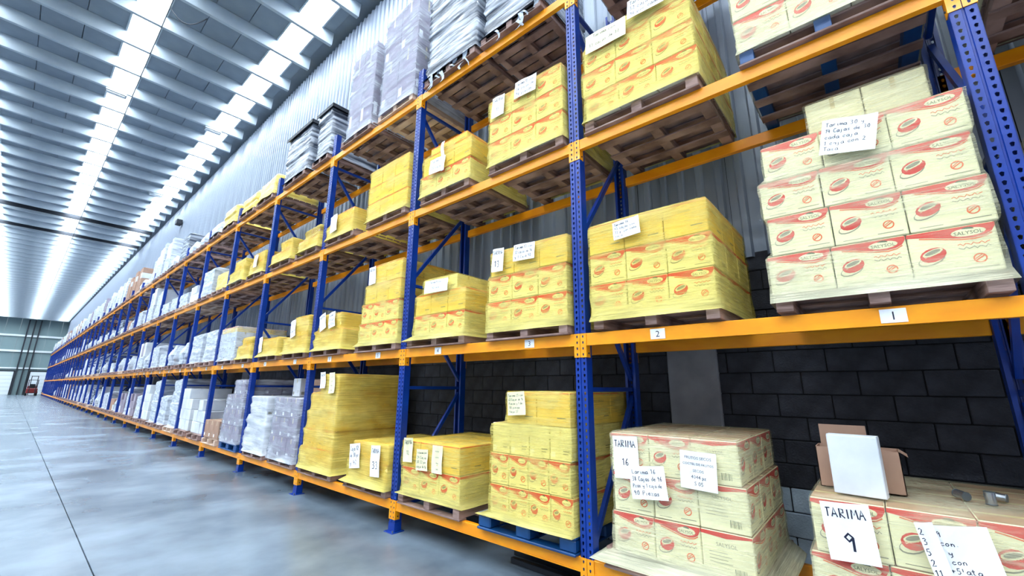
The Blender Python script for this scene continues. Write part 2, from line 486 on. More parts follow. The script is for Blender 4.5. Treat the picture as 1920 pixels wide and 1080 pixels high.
q.quad((0, -.007, .02), (.007, -.004, .02), (.007, -.004, POST_H), (0, -.007, POST_H))
q.quad((.007, -.004, .02), (.007, .004, .02), (.007, .004, POST_H), (.007, -.004, POST_H))
q.quad((.007, .004, .02), (0, .007, .02), (0, .007, POST_H), (.007, .004, POST_H))
for s in (-1, 1):
    q.box(0, s * hw_ - .0012, .02, .09, s * hw_ + .0012, POST_H)
    q.box(.088, min(s * hw_, s * .03), .02, .09, max(s * hw_, s * .03), POST_H)
post_me = q.mesh('upright', 'blue')
q = MB(); q.box(-.05, -.085, 0, .12, .085, .008, 0, .002)
for sx, sy in ((-.03, -.065), (.1, .065)):
    q.bar((sx, sy, 0), (sx, sy, .03), .01, 1, 6)
q.box(-.004, -.06, .008, -.0005, .06, .10); q.box(0, -.0605, .008, .09, -.0565, .10); q.box(0, .0565, .008, .09, .0605, .10)
foot_me = q.mesh('foot_plate', ['blue', 'steel'])
hb = MB(); hb.box(.09, -.02, -.02, .95, .02, .02, 0, .004); hme = hb.mesh('brace', 'blue')
def dia(z0, z1):
    d = MB(); a = Vector((.07, 0, z0)); c = Vector((.97, 0, z1)); t = (c - a).normalized(); nrm = Vector((-t.z, 0, t.x)) * .022
    for s in (-.018, .018):
        pass
    v = [a + nrm, a - nrm, c - nrm, c + nrm]
    k = [(p.x, -.018, p.z) for p in v] + [(p.x, .018, p.z) for p in v]
    d.v += k
    for f in ((0, 1, 2, 3), (7, 6, 5, 4), (0, 4, 5, 1), (1, 5, 6, 2), (2, 6, 7, 3), (3, 7, 4, 0)): d.f.append(f); d.m.append(0)
    return d
DZ = [(.35, 1.55), (2.85, 1.72), (3.02, 4.2), (5.5, 4.38)]
HZ = [.28, 1.62, 2.94, 4.28, 5.6]
dmes = [dia(*z).mesh('brace', 'blue') for z in DZ]
allb = MB()
for z in HZ: allb.box(.09, -.02, z - .02, .95, .02, z + .02)
for z in DZ:
    d = dia(*z); k = len(allb.v); allb.v += d.v; allb.f += [tuple(i + k for i in f) for f in d.f]; allb.m += d.m
allb_me = allb.mesh('bracing', 'blue')
for i in range(-2, NB):
    y = i * L
    lab = ('blue perforated upright frame at the near end of the ' + ORD[i + 1] + ' bay') if 0 <= i + 1 < 16 else ('blue upright frame beyond the near end of the first bay' if i < 0 else 'small blue upright frame far down the rack, past the sixteenth bay')
    rack = thing('upright_frame', (0, y, 0), lab, 'rack frame', 'upright frames of the pallet rack'); rack['kind'] = 'thing'
    for s in (0, 1):
        u = obj('upright', post_me, rack, (0 if s == 0 else 1.04, 0, 0), (0, 0, 0 if s == 0 else pi))
        obj('foot_plate', foot_me, u)
    if i < 20:
        for z in HZ: obj('brace', hme, rack, (0, 0, z))
        for d in dmes: obj('brace', d, rack)
    else:
        obj('bracing', allb_me, rack)
def beam_mesh(conn):
    q = MB(); q.box(0, .058, -.105, .048, L - .058, 0, 0, .004)
    q.box(-.003, .06, -.105, 0.003, L - .06, -.094)
    if conn:
        q.box(-.006, .002, -.205, 0, .056, 0); q.box(-.006, L - .056, -.205, 0, L - .002, 0)
    return q.mesh('load_beam', 'orange')
bm_near, bm_far = beam_mesh(False), beam_mesh(True)
q = MB(); strip_holes(q, .002, .056, -.205, 0, 4, .008, .011, -.006)
q.quad((-.006, .002, -.205), (-.006, .002, 0), (0, .002, 0), (0, .002, -.205))
q.quad((-.006, .002, 0), (-.006, .056, 0), (0, .056, 0), (0, .002, 0)); q.quad((-.006, .002, -.205), (0, .002, -.205), (0, .056, -.205), (-.006, .056, -.205))
q.box(-.006, .056, -.205, .06, .0605, 0)
q.bar((.03, .0605, -.17), (.03, .066, -.17), .008, 1, 6)
con_me = q.mesh('end_connector', ['orange', 'dark_steel'])

# text made of the built-in font, as flat geometry
_tc = {}
def text_geo(s, shear=0.0):
    if (s, shear) in _tc: return _tc[(s, shear)]
    cu = bpy.data.curves.new('lettering', 'FONT'); cu.body = s; cu.size = 1; cu.resolution_u = 2; cu.shear = shear
    o = bpy.data.objects.new('lettering', cu); COL.objects.link(o)
    bpy.context.view_layer.update()
    me = bpy.data.meshes.new_from_object(o.evaluated_get(bpy.context.evaluated_depsgraph_get()))
    v = [(p.co.x, p.co.y) for p in me.vertices]; f = [tuple(p.vertices) for p in me.polygons]
    xs_ = [p[0] for p in v]; x0, x1 = min(xs_), max(xs_)
    v = [((p[0] - x0) / (x1 - x0), p[1] / (x1 - x0)) for p in v]
    bpy.data.objects.remove(o); bpy.data.curves.remove(cu); bpy.data.meshes.remove(me)
    _tc[(s, shear)] = (v, f)
    return _tc[(s, shear)]

class Face:
    """a drawing plane: origin at the lower left as one looks at it"""
    def __init__(s, q, o, u, v, n):
        s.q = q; s.o = Vector(o); s.u = Vector(u); s.v = Vector(v); s.n = Vector(n)
    def P(s, x, y, d): return tuple(s.o + s.u * x + s.v * y + s.n * d)
    def poly(s, pts, mi, d=.0006): s.q.poly([s.P(x, y, d) for x, y in pts], mi)
    def ell(s, cx, cy, rx, ry, mi, d=.0006, rot=0, n=14, a0=0, a1=2 * pi):
        c, t = cos(rot), sin(rot)
        s.poly([(cx + rx * cos(a) * c - ry * sin(a) * t, cy + rx * cos(a) * t + ry * sin(a) * c) for a in [a0 + (a1 - a0) * i / n for i in range(n)]], mi, d)
    def line(s, pts, w_, mi, d=.0008, closed=False):
        if closed: pts = pts + [pts[0]]
        k = len(s.q.v)
        for i, (x, y) in enumerate(pts):
            a = pts[max(0, i - 1)]; b_ = pts[min(len(pts) - 1, i + 1)]
            if closed and i in (0, len(pts) - 1): a, b_ = pts[-2], pts[1]
            tx, ty = b_[0] - a[0], b_[1] - a[1]; l = math.hypot(tx, ty) or 1
            nx, ny = -ty / l * w_ / 2, tx / l * w_ / 2
            s.q.v.append(s.P(x + nx, y + ny, d)); s.q.v.append(s.P(x - nx, y - ny, d))
        for i in range(len(pts) - 1):
            s.q.f.append((k + 2 * i, k + 2 * i + 1, k + 2 * i + 3, k + 2 * i + 2)); s.q.m.append(mi)
    def text(s, t, x, y, w_, mi, d=.001, shear=0.0, rot=0.0):
        v, f = text_geo(t, shear); k = len(s.q.v); c, n_ = cos(rot), sin(rot)
        for a, b_ in v:
            a *= w_; b_ *= w_
            s.q.v.append(s.P(x + a * c - b_ * n_, y + a * n_ + b_ * c, d))
        for p in f: s.q.f.append(tuple(i + k for i in p)); s.q.m.append(mi)

for lv in range(4):
    for bay in range(-1, NB):
        y = (bay - 1) * L
        for s in (0, 1):
            near = bay < 20 and s == 0
            bo = obj('load_beam', bm_near if near else bm_far, None, (0 if s == 0 else 1.04, y if s == 0 else y + L, ZT[lv]), (0, 0, 0 if s == 0 else pi))
            side = 'front' if s == 0 else 'rear'
            if 0 <= bay < 16: lab = 'orange %s load beam of the %s in the %s bay' % (side, SHELF[lv], ORD[bay])
            elif bay < 0: lab = 'orange %s load beam of the %s, right of the first bay' % (side, SHELF[lv])
            else: lab = 'small orange %s load beam far down the %s, past the sixteenth bay' % (side, SHELF[lv])
            tag(bo, lab, 'rack beam', 'load beams of the %s' % SHELF[lv], 'thing')
            if near:
                obj('end_connector', con_me, bo)
                obj('end_connector', con_me, bo, (0, L, 0), (0, 0, 0), (1, -1, 1))
            if lv == 1 and s == 0 and 0 <= bay < 9:
                for j, yy in enumerate((1.91, .56)):
                    num = bay * 2 + 2 - j
                    q = MB(); q.box(-.0018, -.057, -.04, 0, .057, .038)
                    f = Face(q, (-.0018, .057, -.04), (0, -1, 0), (0, 0, 1), (-1, 0, 0))
                    w_ = .046 / max(p[1] for p in text_geo(str(num))[0]); f.text(str(num), .057 - w_ / 2, .016, w_, 1)
                    c = obj('number_card', q.mesh('number_card', ['paper', 'ink']), bo, (-.0045, yy, -.052))
                    c['label'] = 'white card with the number %d' % num

# ------------------------------------------------------------------ handwriting: strokes of a marker pen
G = {
'a': [[(.6,.5),(.3,.55),(.08,.3),(.15,.05),(.4,.03),(.6,.3),(.62,.52),(.6,.1),(.75,.02)]],
'b': [[(.1,1),(.1,.05),(.4,0),(.6,.25),(.4,.5),(.1,.35)]],
'c': [[(.6,.45),(.3,.55),(.08,.28),(.25,.02),(.6,.1)]],
'd': [[(.6,.45),(.3,.52),(.08,.25),(.25,.02),(.55,.15),(.62,1),(.62,.05)]],
'e': [[(.1,.28),(.55,.32),(.45,.55),(.2,.5),(.08,.25),(.25,.02),(.6,.1)]],
'g': [[(.6,.45),(.3,.52),(.1,.28),(.3,.08),(.58,.2),(.62,.5),(.55,-.3),(.2,-.35)]],
'h': [[(.1,1),(.1,0)],[(.1,.3),(.35,.55),(.55,.4),(.55,0)]],
'i': [[(.2,.5),(.2,.05),(.35,0)],[(.2,.72),(.22,.75)]],
'j': [[(.3,.5),(.28,-.25),(.05,-.35)],[(.3,.72),(.32,.75)]],
'l': [[(.15,1),(.15,.08),(.32,0)]],
'm': [[(.08,.52),(.1,0)],[(.1,.35),(.25,.52),(.38,.4),(.4,0)],[(.4,.35),(.58,.52),(.7,.38),(.72,0)]],
'n': [[(.1,.52),(.1,0)],[(.1,.32),(.35,.53),(.52,.4),(.55,0)]],
'o': [[(.35,.52),(.1,.38),(.12,.08),(.38,.02),(.58,.25),(.5,.48),(.35,.52)]],
'p': [[(.1,.5),(.1,-.4)],[(.1,.4),(.4,.52),(.58,.28),(.4,.05),(.1,.1)]],
'r': [[(.1,.5),(.12,0)],[(.12,.3),(.3,.5),(.5,.48)]],
's': [[(.5,.48),(.2,.5),(.15,.32),(.45,.2),(.4,.02),(.08,.05)]],
't': [[(.25,.95),(.25,.08),(.45,.02)],[(.05,.6),(.5,.62)]],
'u': [[(.1,.5),(.12,.08),(.4,.02),(.55,.2),(.55,.5),(.58,0)]],
'v': [[(.08,.5),(.3,0),(.55,.5)]],
'y': [[(.1,.5),(.15,.2),(.5,.2)],[(.55,.5),(.5,-.2),(.2,-.38)]],
'z': [[(.08,.5),(.55,.5),(.1,.02),(.6,.02)]],
'A': [[(.02,0),(.32,1),(.62,0)],[(.12,.35),(.52,.38)]],
'C': [[(.6,.85),(.35,1),(.08,.6),(.12,.12),(.4,0),(.62,.12)]],
'D': [[(.1,0),(.1,1),(.5,.8),(.6,.4),(.4,.05),(.1,0)]],
'E': [[(.58,.98),(.1,1),(.1,0),(.6,.02)],[(.1,.5),(.45,.52)]],
'F': [[(.58,.98),(.1,1),(.1,0)],[(.1,.5),(.45,.52)]],
'I': [[(.2,1),(.2,0)]],
'L': [[(.12,1),(.1,0),(.58,.04)]],
'M': [[(.05,0),(.12,1),(.36,.4),(.6,1),(.7,0)]],
'N': [[(.08,0),(.1,1),(.55,0),(.58,1)]],
'O': [[(.35,1),(.08,.7),(.12,.15),(.4,0),(.62,.4),(.52,.85),(.35,1)]],
'P': [[(.1,0),(.1,1),(.5,.95),(.55,.6),(.1,.48)]],
'R': [[(.1,0),(.1,1),(.5,.92),(.5,.58),(.1,.48),(.6,0)]],
'S': [[(.55,.9),(.25,1),(.1,.72),(.5,.42),(.45,.05),(.08,.06)]],
'T': [[(.02,.98),(.66,1)],[(.34,1),(.32,0)]],
'U': [[(.1,1),(.1,.12),(.35,0),(.58,.15),(.58,1)]],
'Z': [[(.06,1),(.6,.98),(.08,.02),(.64,.02)]],
'0': [[(.33,1),(.1,.6),(.15,.1),(.38,0),(.55,.4),(.48,.9),(.33,1)]],
'1': [[(.12,.78),(.32,1),(.3,0)]],
'2': [[(.1,.8),(.3,1),(.52,.8),(.4,.45),(.08,.03),(.6,.02)]],
'3': [[(.1,.92),(.4,1),(.5,.75),(.25,.55),(.52,.4),(.45,.05),(.1,.02)]],
'4': [[(.15,1),(.1,.45),(.58,.45)],[(.48,.85),(.46,0)]],
'5': [[(.55,1),(.18,.98),(.14,.58),(.45,.58),(.52,.2),(.3,0),(.08,.08)]],
'6': [[(.45,1),(.15,.5),(.15,.1),(.4,0),(.55,.25),(.4,.45),(.15,.3)]],
'7': [[(.08,.98),(.58,1),(.28,0)]],
'8': [[(.35,.52),(.12,.75),(.3,1),(.5,.8),(.15,.25),(.3,0),(.52,.2),(.35,.52)]],
'9': [[(.5,.75),(.28,.55),(.1,.78),(.3,1),(.5,.8),(.46,0)]],
'+': [[(.3,.75),(.3,.2)],[(.05,.48),(.58,.48)]],
'.': [[(.2,.0),(.22,.06)]],
}
def write(f, s, x, y, h, w_, mi, r, maxw=None):
    adv = .78 * h
    if maxw and len(s) * adv > maxw: adv = maxw / len(s)
    for ch in s:
        if ch in G:
            for st in G[ch]:
                dx, dy = r.uniform(-.03, .03) * h, r.uniform(-.05, .05) * h
                f.line([(x + px * adv / .78 + dx, y + py * h + dy) for px, py in st], w_, mi, .0016)
        x += adv * (.7 if ch in 'il1I. ' else 1)

def paper(parent, y, z, wd, ht, lines, ang=0.0, x=-.05, th=None, big=None, m_='paper', printed=False, label=None):
    """a sheet stuck on the front of a load; centre at (y, z), ang turns it in its own plane"""
    r = random.Random(hash((round(y, 2), round(z, 2), len(lines))) & 0xffff)
    q = MB(); nx, nz = 6, 6
    def bend(a, c): return .006 * sin(a * 7 + z * 3) * sin(c * 5 + y) + .012 * max(0, abs(c - .5) - .35) * (1 if (r_flag) else 1)
    r_flag = 1
    for lay in (0, 1):
        k = len(q.v)
        for i in range(nx + 1):
            for j in range(nz + 1):
                a, c = i / nx, j / nz
                q.v.append((-bend(a, c) + lay * .0012, (0.5 - a) * wd, (c - .5) * ht))
        for i in range(nx):
            for j in range(nz):
                a0 = k + i * (nz + 1) + j
                q.f.append((a0, a0 + 1, a0 + nz + 2, a0 + nz + 1)[::(1 if lay else -1)]); q.m.append(0)
    p = obj('paper_sheet', q.mesh('paper_sheet', m_, True), parent, (x, y, z), (radians(ang), 0, 0))
    q = MB(); f = Face(q, (-.012, wd / 2, -ht / 2), (0, -1, 0), (0, 0, 1), (-1, 0, 0))
    n_ = len(lines); top = ht * .9; step = ht * .86 / max(n_, 1)
    for i, s in enumerate(lines):
        big_ = big and i in big
        h = step * (.62 if not big_ else .8) * (.8 if n_ < 3 else 1)
        if n_ <= 2 and not big_: h = min(h, ht * .16)
        h = min(h, wd * .95 / (max(len(s), 2) * .62))
        if big_: h = min(ht * .3, wd * .4)
        if th: h = min(h, th)
        yy = top - step * i - h
        if printed:
            f.text(s, wd * (.5 - .42 * min(1, len(s) / 14)), yy, wd * .84 * min(1, len(s) / 14), 0)
        else:
            wl = len(s) * h * .78
            xx_ = wd * .07 if n_ > 2 else max(wd * .06, (wd - wl) / 2)
            write(f, s, xx_, yy, h, max(.003, h * .135), 0, r, wd * .9)
    for (vi, v) in enumerate(q.v):   # lay the writing on the curved sheet
        a = .5 - v[1] / wd; c = v[2] / ht + .5
        q.v[vi] = (-bend(a, c) - .0012, v[1], v[2])
    if q.v:
        obj('lettering' if printed else 'handwriting', q.mesh('handwriting', 'ink'), p)
    if label: p['label'] = label
    return p

# ------------------------------------------------------------------ cartons
_cc = {}
def carton(kind, d, wd, h):
    """one carton, d deep (x), wd wide (y), h high, origin at the centre of its base"""
    key = (kind, round(d, 3), round(wd, 3), round(h, 3))
    if key in _cc: return _cc[key]
    q = MB(); g = .003
    q.box(-d / 2 + g, -wd / 2 + g, .001, d / 2 - g, wd / 2 - g, h - .001, 0, .006)
    base = {'logo': 'carton', 'logo_turned': 'carton', 'yellow': 'carton_y', 'white': 'carton_w', 'brown': 'carton_b', 'grey': 'carton_g', 'cream': 'carton'}[kind]
    fr = [Face(q, (-d / 2 + g, wd / 2, 0), (0, -1, 0), (0, 0, 1), (-1, 0, 0)), Face(q, (d / 2 - g, -wd / 2, 0), (0, 1, 0), (0, 0, 1), (1, 0, 0))]
    sd = [Face(q, (-d / 2, -wd / 2 + g, 0), (1, 0, 0), (0, 0, 1), (0, -1, 0)), Face(q, (d / 2, wd / 2 - g, 0), (-1, 0, 0), (0, 0, 1), (0, 1, 0))]
    sizes = [(wd, fr), (d, sd)]
    if kind == 'logo_turned': sizes = [(d, sd), (wd, fr)]
    if kind in ('logo', 'logo_turned'):
        w0, faces = sizes[0]
        for f in faces:
            lo = [(0, .90), (.15, .87), (.3, .83), (.45, .78), (.6, .735), (.75, .715), (.86, .74), (.94, .80), (.985, .9)]
            f.poly([(x * w0, y * h) for x, y in lo] + [(.985 * w0, .975 * h), (.01 * w0, .975 * h)], 1)
            f.line([(x * w0, (y - .025) * h) for x, y in lo[1:-1]], .006, 2)
            f.ell(.70 * w0, .845 * h, .19 * w0, .085 * h, 0, .0010)
            f.ell(.70 * w0, .90 * h, .07 * w0, .05 * h, 3, .0012, 0, 8, 0, pi)
            f.text('SALYSOL', .545 * w0, .80 * h, .31 * w0, 3, .0016)
            cx, cy = .27 * w0, .47 * h
            f.ell(cx - .01, cy - .10 * h, .17 * w0, .11 * h, 4, .0006, .35)
            f.ell(cx - .01, cy - .09 * h, .155 * w0, .095 * h, 0, .0009, .35)
            f.ell(cx, cy, .16 * w0, .145 * h, 1, .0012, .35)
            f.ell(cx, cy + .05 * h, .13 * w0, .06 * h, 0, .0016, .35)
            f.ell(cx, cy + .055 * h, .10 * w0, .04 * h, 4, .0020, .35)
            f.text('SALYSOL', cx - .1 * w0, cy - .06 * h, .2 * w0, 0, .0020, 0, .35)
            for k, yy in enumerate((.60, .52)):
                f.line([((.56 + .34 * t / 12) * w0, (yy + .025 * sin(t * 2.3 + k)) * h) for t in range(13)], .004, 2 if k == 0 else 4)
            rr = .085 * h
            f.line([(.76 * w0 + rr * cos(a * pi / 8), .29 * h + rr * sin(a * pi / 8)) for a in range(16)], .006, 2, .0008, True)
            f.line([(.76 * w0 - rr * .7, .29 * h - rr * .5), (.76 * w0 + rr * .7, .29 * h + rr * .5)], .006, 2)
            f.line([(.76 * w0 - rr * .8, .29 * h - rr * .1), (.76 * w0 + rr * .4, .29 * h + rr * .8)], .004, 2)
            f.line([(.6 * w0, .11 * h), (.93 * w0, .11 * h)], .004, 4)
            f.line([(.12 * w0, .08 * h), (.4 * w0, .08 * h)], .003, 4)
        w1, faces = sizes[1]
        for f in faces:
            f.poly([(.01 * w1, .975 * h), (.01 * w1, .90 * h), (.5 * w1, .86 * h), (.98 * w1, .93 * h), (.98 * w1, .975 * h)], 1)
            f.text('SALYSOL', .3 * w1, .68 * h, .4 * w1, 4)
            for k in range(4): f.line([(.15 * w1, (.55 - .07 * k) * h), ((.5 + .08 * (k % 2)) * w1, (.55 - .07 * k) * h)], .003, 4)
            for k in range(9): f.line([((.62 + .025 * k) * w1, .12 * h), ((.62 + .025 * k) * w1, .28 * h)], .002 + .002 * (k % 3 == 0), 3)
    elif kind == 'yellow':
        for w_, faces in sizes:
            for f in faces:
                f.line([(.02 * w_, .96 * h), (.98 * w_, .96 * h)], .012, 2)
                f.line([(.62 * w_, .25 * h), (.88 * w_, .25 * h)], .01, 4)
                f.text('SALYSOL', .35 * w_, .7 * h, .3 * w_, 4)
    else:
        for w_, faces in sizes:
            for f in faces:
                f.poly([(.46 * w_, h * .75), (.54 * w_, h * .75), (.54 * w_, h * .995), (.46 * w_, h * .995)], 5)
                f.poly([(.08 * w_, h * .1), (.26 * w_, h * .1), (.26 * w_, h * .26), (.08 * w_, h * .26)], 6 if kind != 'white' else 4)
                f.line([(.62 * w_, .3 * h), (.9 * w_, .3 * h)], .008, 4); f.line([(.62 * w_, .22 * h), (.84 * w_, .22 * h)], .006, 4)
    if kind in ('logo', 'logo_turned', 'cream'):
        for zz_ in (h - .0008,):
            q.quad((-d / 2 + .006, -wd / 2 + .006, zz_), (d / 2 - .006, -wd / 2 + .006, zz_), (d / 2 - .006, wd / 2 - .006, zz_), (-d / 2 + .006, wd / 2 - .006, zz_), 7)
    # tape over the top seam
    q.quad((-.02, -wd / 2 + .01, h - .0003), (.02, -wd / 2 + .01, h - .0003), (.02, wd / 2 - .01, h - .0003), (-.02, wd / 2 - .01, h - .0003), 5)
    _cc[key] = q.mesh('carton', [base, 'red', 'orange_print', 'green', 'grey_print', 'tape', 'paper', 'carton_b'])
    return _cc[key]

def shell(rings, mats, seed, amp=.008, cap='fold', dz=.05, n_=12, mi=0, q=None, sag=0.0):
    """wrap film lofted over rings (z, x0, x1, y0, y1)"""
    q = q or MB()
    rows = []
    for a, c in zip(rings[:-1], rings[1:]):
        k = max(1, int(round((c[0] - a[0]) / dz)))
        for i in range(k): rows.append([a[j] + (c[j] - a[j]) * i / k for j in range(5)])
    rows.append(list(rings[-1]))
    per = []
    for i in range(n_): per.append((-1, -1 + 2 * i / n_))          # -x side
    for i in range(n_): per.append((-1 + 2 * i / n_, 1))
    for i in range(n_): per.append((1, 1 - 2 * i / n_))
    for i in range(n_): per.append((1 - 2 * i / n_, -1))
    N = len(per)
    def ring(z, x0, x1, y0, y1, a_=amp):
        out = []
        for i, (px, py) in enumerate(per):
            r_ = 1.0 - .012 * (abs(px) * abs(py)) ** 8
            x = (x0 + x1) / 2 + px * r_ * (x1 - x0) / 2; y = (y0 + y1) / 2 + py * r_ * (y1 - y0) / 2
            w1 = noise.noise(Vector((x * 1.5 + seed, y * 1.5, z * 13))) + .6 * noise.noise(Vector((x * 3 + z * 9, y * 3 + z * 9 + seed, z * 4)))
            d = a_ * w1
            out.append((x + px * d * (abs(px) >= abs(py)), y + py * d * (abs(py) >= abs(px)), z))
        return out
    k0 = len(q.v)
    for r_ in rows: q.v += ring(*r_)
    nr = len(rows)
    z, x0, x1, y0, y1 = rows[-1]
    if cap == 'fold':
        q.v += ring(z + .006, x0 + .07, x1 - .07, y0 + .07, y1 - .07); nr += 1
    elif cap == 'closed':
        for t in (.12, .35, .65, .95):
            rr = ring(z, x0 + (x1 - x0) * t / 2, x1 - (x1 - x0) * t / 2, y0 + (y1 - y0) * t / 2, y1 - (y1 - y0) * t / 2, 0)
            q.v += [(p[0], p[1], p[2] + sag * t + .03 * (1 if sag else .3) * noise.noise(Vector((p[0] * 4, p[1] * 4, seed)))) for p in rr]; nr += 1
    for r_ in range(nr - 1):
        for i in range(N):
            j = (i + 1) % N
            q.f.append((k0 + r_ * N + i, k0 + r_ * N + j, k0 + (r_ + 1) * N + j, k0 + (r_ + 1) * N + i)); q.m.append(mi)
    if cap == 'closed':
        q.f.append(tuple(k0 + (nr - 1) * N + i for i in range(N))); q.m.append(mi)
    return q

# ------------------------------------------------------------------ pallets
PH = 0.13
def pallet_parts(front_board=True, wood='wood'):
    out = []
    def pc(name, *b_):
        q = MB(); q.box(*b_, 0, .003); out.append((name, q.mesh(name, 'wood' if wood == 'blue_blocks' else wood)))
    for y in (-.49, -.045, .40):
        pc('stringer', -.575, y, .018, .58, y + .09, .11)
        if wood == 'blue_blocks': out[-1][1].materials.clear(); out[-1][1].materials.append(M['plastic_blue'])
    for i in range(8):
        x = -.53 + i * .140
        pc('deck_board', x, -.50, .11, x + .122, .50, .13)
    for i, x in enumerate((-.58, -.32, -.05, .22, .49)):
        if i == 0 and not front_board: continue
        pc('bottom_board', x, -.50, 0, x + .10, .50, .018)
    return out
PP = {('wood', True): pallet_parts(True), ('wood', False): pallet_parts(False), ('wood_pale', True): pallet_parts(True, 'wood_pale'), ('blue_blocks', True): pallet_parts(True, 'blue_blocks')}
def joined(parts):
    q = MB()
    for n_, me in parts:
        k = len(q.v); q.v += [tuple(v.co) for v in me.vertices]
        for p in me.polygons: q.f.append(tuple(k + i for i in p.vertices)); q.m.append(0)
    return q
jm = joined(PP[('wood', True)]).mesh('wooden_pallet', 'wood')
jmp = joined(PP[('wood_pale', True)]).mesh('wooden_pallet', 'wood_pale')
# blue plastic pallet
q = MB()
plast = []
q.box(-.58, -.52, .115, .58, .52, .14, 0, .01)
for i in range(5):
    q.box(-.5 + i * .22, -.46, .1401, -.42 + i * .22, .46, .144)
plast.append(('deck', q.mesh('pallet_deck', 'plastic_blue')))
for x in (-.5, 0, .5):
    for y in (-.44, 0, .44):
        q = MB(); q.box(x - .075, y - .075, .02, x + .075, y + .075, .116, 0, .012); plast.append(('foot', q.mesh('pallet_foot', 'plastic_blue')))
for y in (-.44, 0, .44):
    q = MB(); q.box(-.58, y - .06, 0, .58, y + .06, .021, 0, .005); plast.append(('runner', q.mesh('pallet_runner', 'plastic_blue')))
q = MB(); q.box(-.585, -.52, 0, -.46, .52, .0205, 0, .005); plast.append(('runner', q.mesh('pallet_runner', 'plastic_blue')))

def place(bay, half): return 'near half' if half == 0 else 'far half'
def pallet(bay, half, lv, yc, wd=1.04, kind='wood', front=True, x=.50, rz=0):
    lab = '%s pallet under the load on the %s, %s bay, %s' % ({'wood': 'brown wooden', 'wood_pale': 'pale wooden', 'plastic': 'blue plastic', 'blue_blocks': 'blue blocked wooden'}[kind], SHELF[lv], ORD[bay] if bay < 16 else '', place(bay, half))
    sc = (1, wd, 1)
    if bay >= 16:
        g_ = 'pallets far down the %s' % SHELF[lv]
        return tag(obj('wooden_pallet', jm, None, (x, yc, ZT[lv]), (0, 0, rz), sc), 'small wooden pallet far down the %s, past the sixteenth bay' % SHELF[lv], 'pallet', g_)
    if bay >= 6 and kind != 'plastic':
        return tag(obj('wooden_pallet', jm if kind == 'wood' else jmp, None, (x, yc, ZT[lv]), (0, 0, rz), sc), lab, 'pallet', 'pallets on the ' + SHELF[lv])
    r_ = thing('plastic_pallet' if kind == 'plastic' else 'wooden_pallet', (x, yc, ZT[lv]), lab, 'pallet', 'pallets on the ' + SHELF[lv])
    r_.rotation_euler = (0, 0, rz); r_.scale = sc
    for n_, me in (plast if kind == 'plastic' else PP[(kind, front)]):
        obj(n_, me, r_)
    return r_

# ------------------------------------------------------------------ wrapped loads
def load(bay, half, lv, desc, layers, filmm, yb=None, pal='wood', front=True, x0=-.04, x1=1.04, skirt=.05, cap='fold',
         amp=.008, flare=.03, nx=3, seed=None, jit=.006, group='wrapped loads', pw=None, drape=None):
    """layers: (y0, y1, height, columns, kind) from the pallet up; films follow them"""
    seed = seed if seed is not None else bay * 7 + half * 3 + lv * 13 + 1
    r = random.Random(seed)
    lo_, hi_ = (bay - 1) * 2.6 + .095, bay * 2.6 - .095
    layers = [(max(l[0], lo_), min(l[1], hi_)) + tuple(l[2:]) for l in layers]
    ya = min(l[0] for l in layers); yb_ = max(l[1] for l in layers)
    yc = (ya + yb_) / 2
    py0, py1 = (yb if yb else (ya, yb_))
    py0 = max(py0, lo_ - .02 + flare * .5); py1 = min(py1, hi_ + .02 - flare * .5)
    pc = (py0 + py1) / 2
    pc = min(max(pc, lo_ + .5), hi_ - .5)
    ph = .145 if pal == 'plastic' else PH
    pallet(bay, half, lv, pc, pw or max(.95, min(1.05, py1 - py0)), pal, front, r.uniform(.525, .54), radians(r.uniform(-.5, .5)))
    z = ZT[lv] + ph
    root = thing('wrapped_load', (0, yc, z), '%s, %s, %s bay, %s' % (desc, SHELF[lv], ORD[bay], place(bay, half)), 'wrapped load', group)
    zz = 0; rings = [(-skirt, min(x0 - flare - .01, -.065), x1 + .01, py0 - yc - .005 - flare * .5, py1 - yc + .005 + flare * .5)]
    top = len(layers) - 1
    for li, l in enumerate(layers):
        a, c, h, ny, kind = l[:5]
        xa = l[5] if len(l) > 5 else x0; xb = l[6] if len(l) > 6 else x1
        a -= yc; c -= yc
        wd = (c - a) / ny; dp = (xb - xa) / nx
        sh = r.uniform(-jit, jit) * 2
        for i in range(nx):
            for j in range(ny):
                edge = i == 0 or i == nx - 1 or j == 0 or j == ny - 1 or li == top or (li < top and len(layers[li + 1]) > 5)
                if not edge: continue
                kk = kind
                if kind == 'mix16': kk = 'logo_turned' if j == 0 else 'logo'
                me = carton(kk, dp, wd, h)
                obj('carton', me, root, (xa + (i + .5) * dp + r.uniform(-jit, jit) * .5, a + (j + .5) * wd + sh, zz), (0, 0, r.uniform(-.006, .006)))
        m_ = .012
        if li == 0: rings.append((.01, xa - m_ - .004, xb + m_, a - m_ - .004, c + m_ + .004))
        else: rings.append((zz + .02, xa - m_, xb + m_, a - m_ + sh, c + m_ + sh))
        zz += h
        rings.append((zz - .012, xa - m_, xb + m_, a - m_ + sh, c + m_ + sh))
    zt, a0, a1, b0, b1 = rings[-1]
    rings.append((zz + .008, a0 + .015, a1 - .015, b0 + .015, b1 - .015))
    fixed = [rings[0]]
    for g_ in rings[1:]:
        if g_[0] <= fixed[-1][0]: g_ = (fixed[-1][0] + .004,) + g_[1:]
        fixed.append(g_)
    if filmm:
        q = shell(fixed, None, seed, amp, cap)
        obj('stretch_wrap', q.mesh('stretch_wrap', filmm, True), root)
    return root, z, yc

def rel(res, y, z): return (y - res[2], z - res[1])
def pp(res, y, z, *a, **k):
    yy, zz = rel(res, y, z); return paper(res[0], yy, zz, *a, **k)

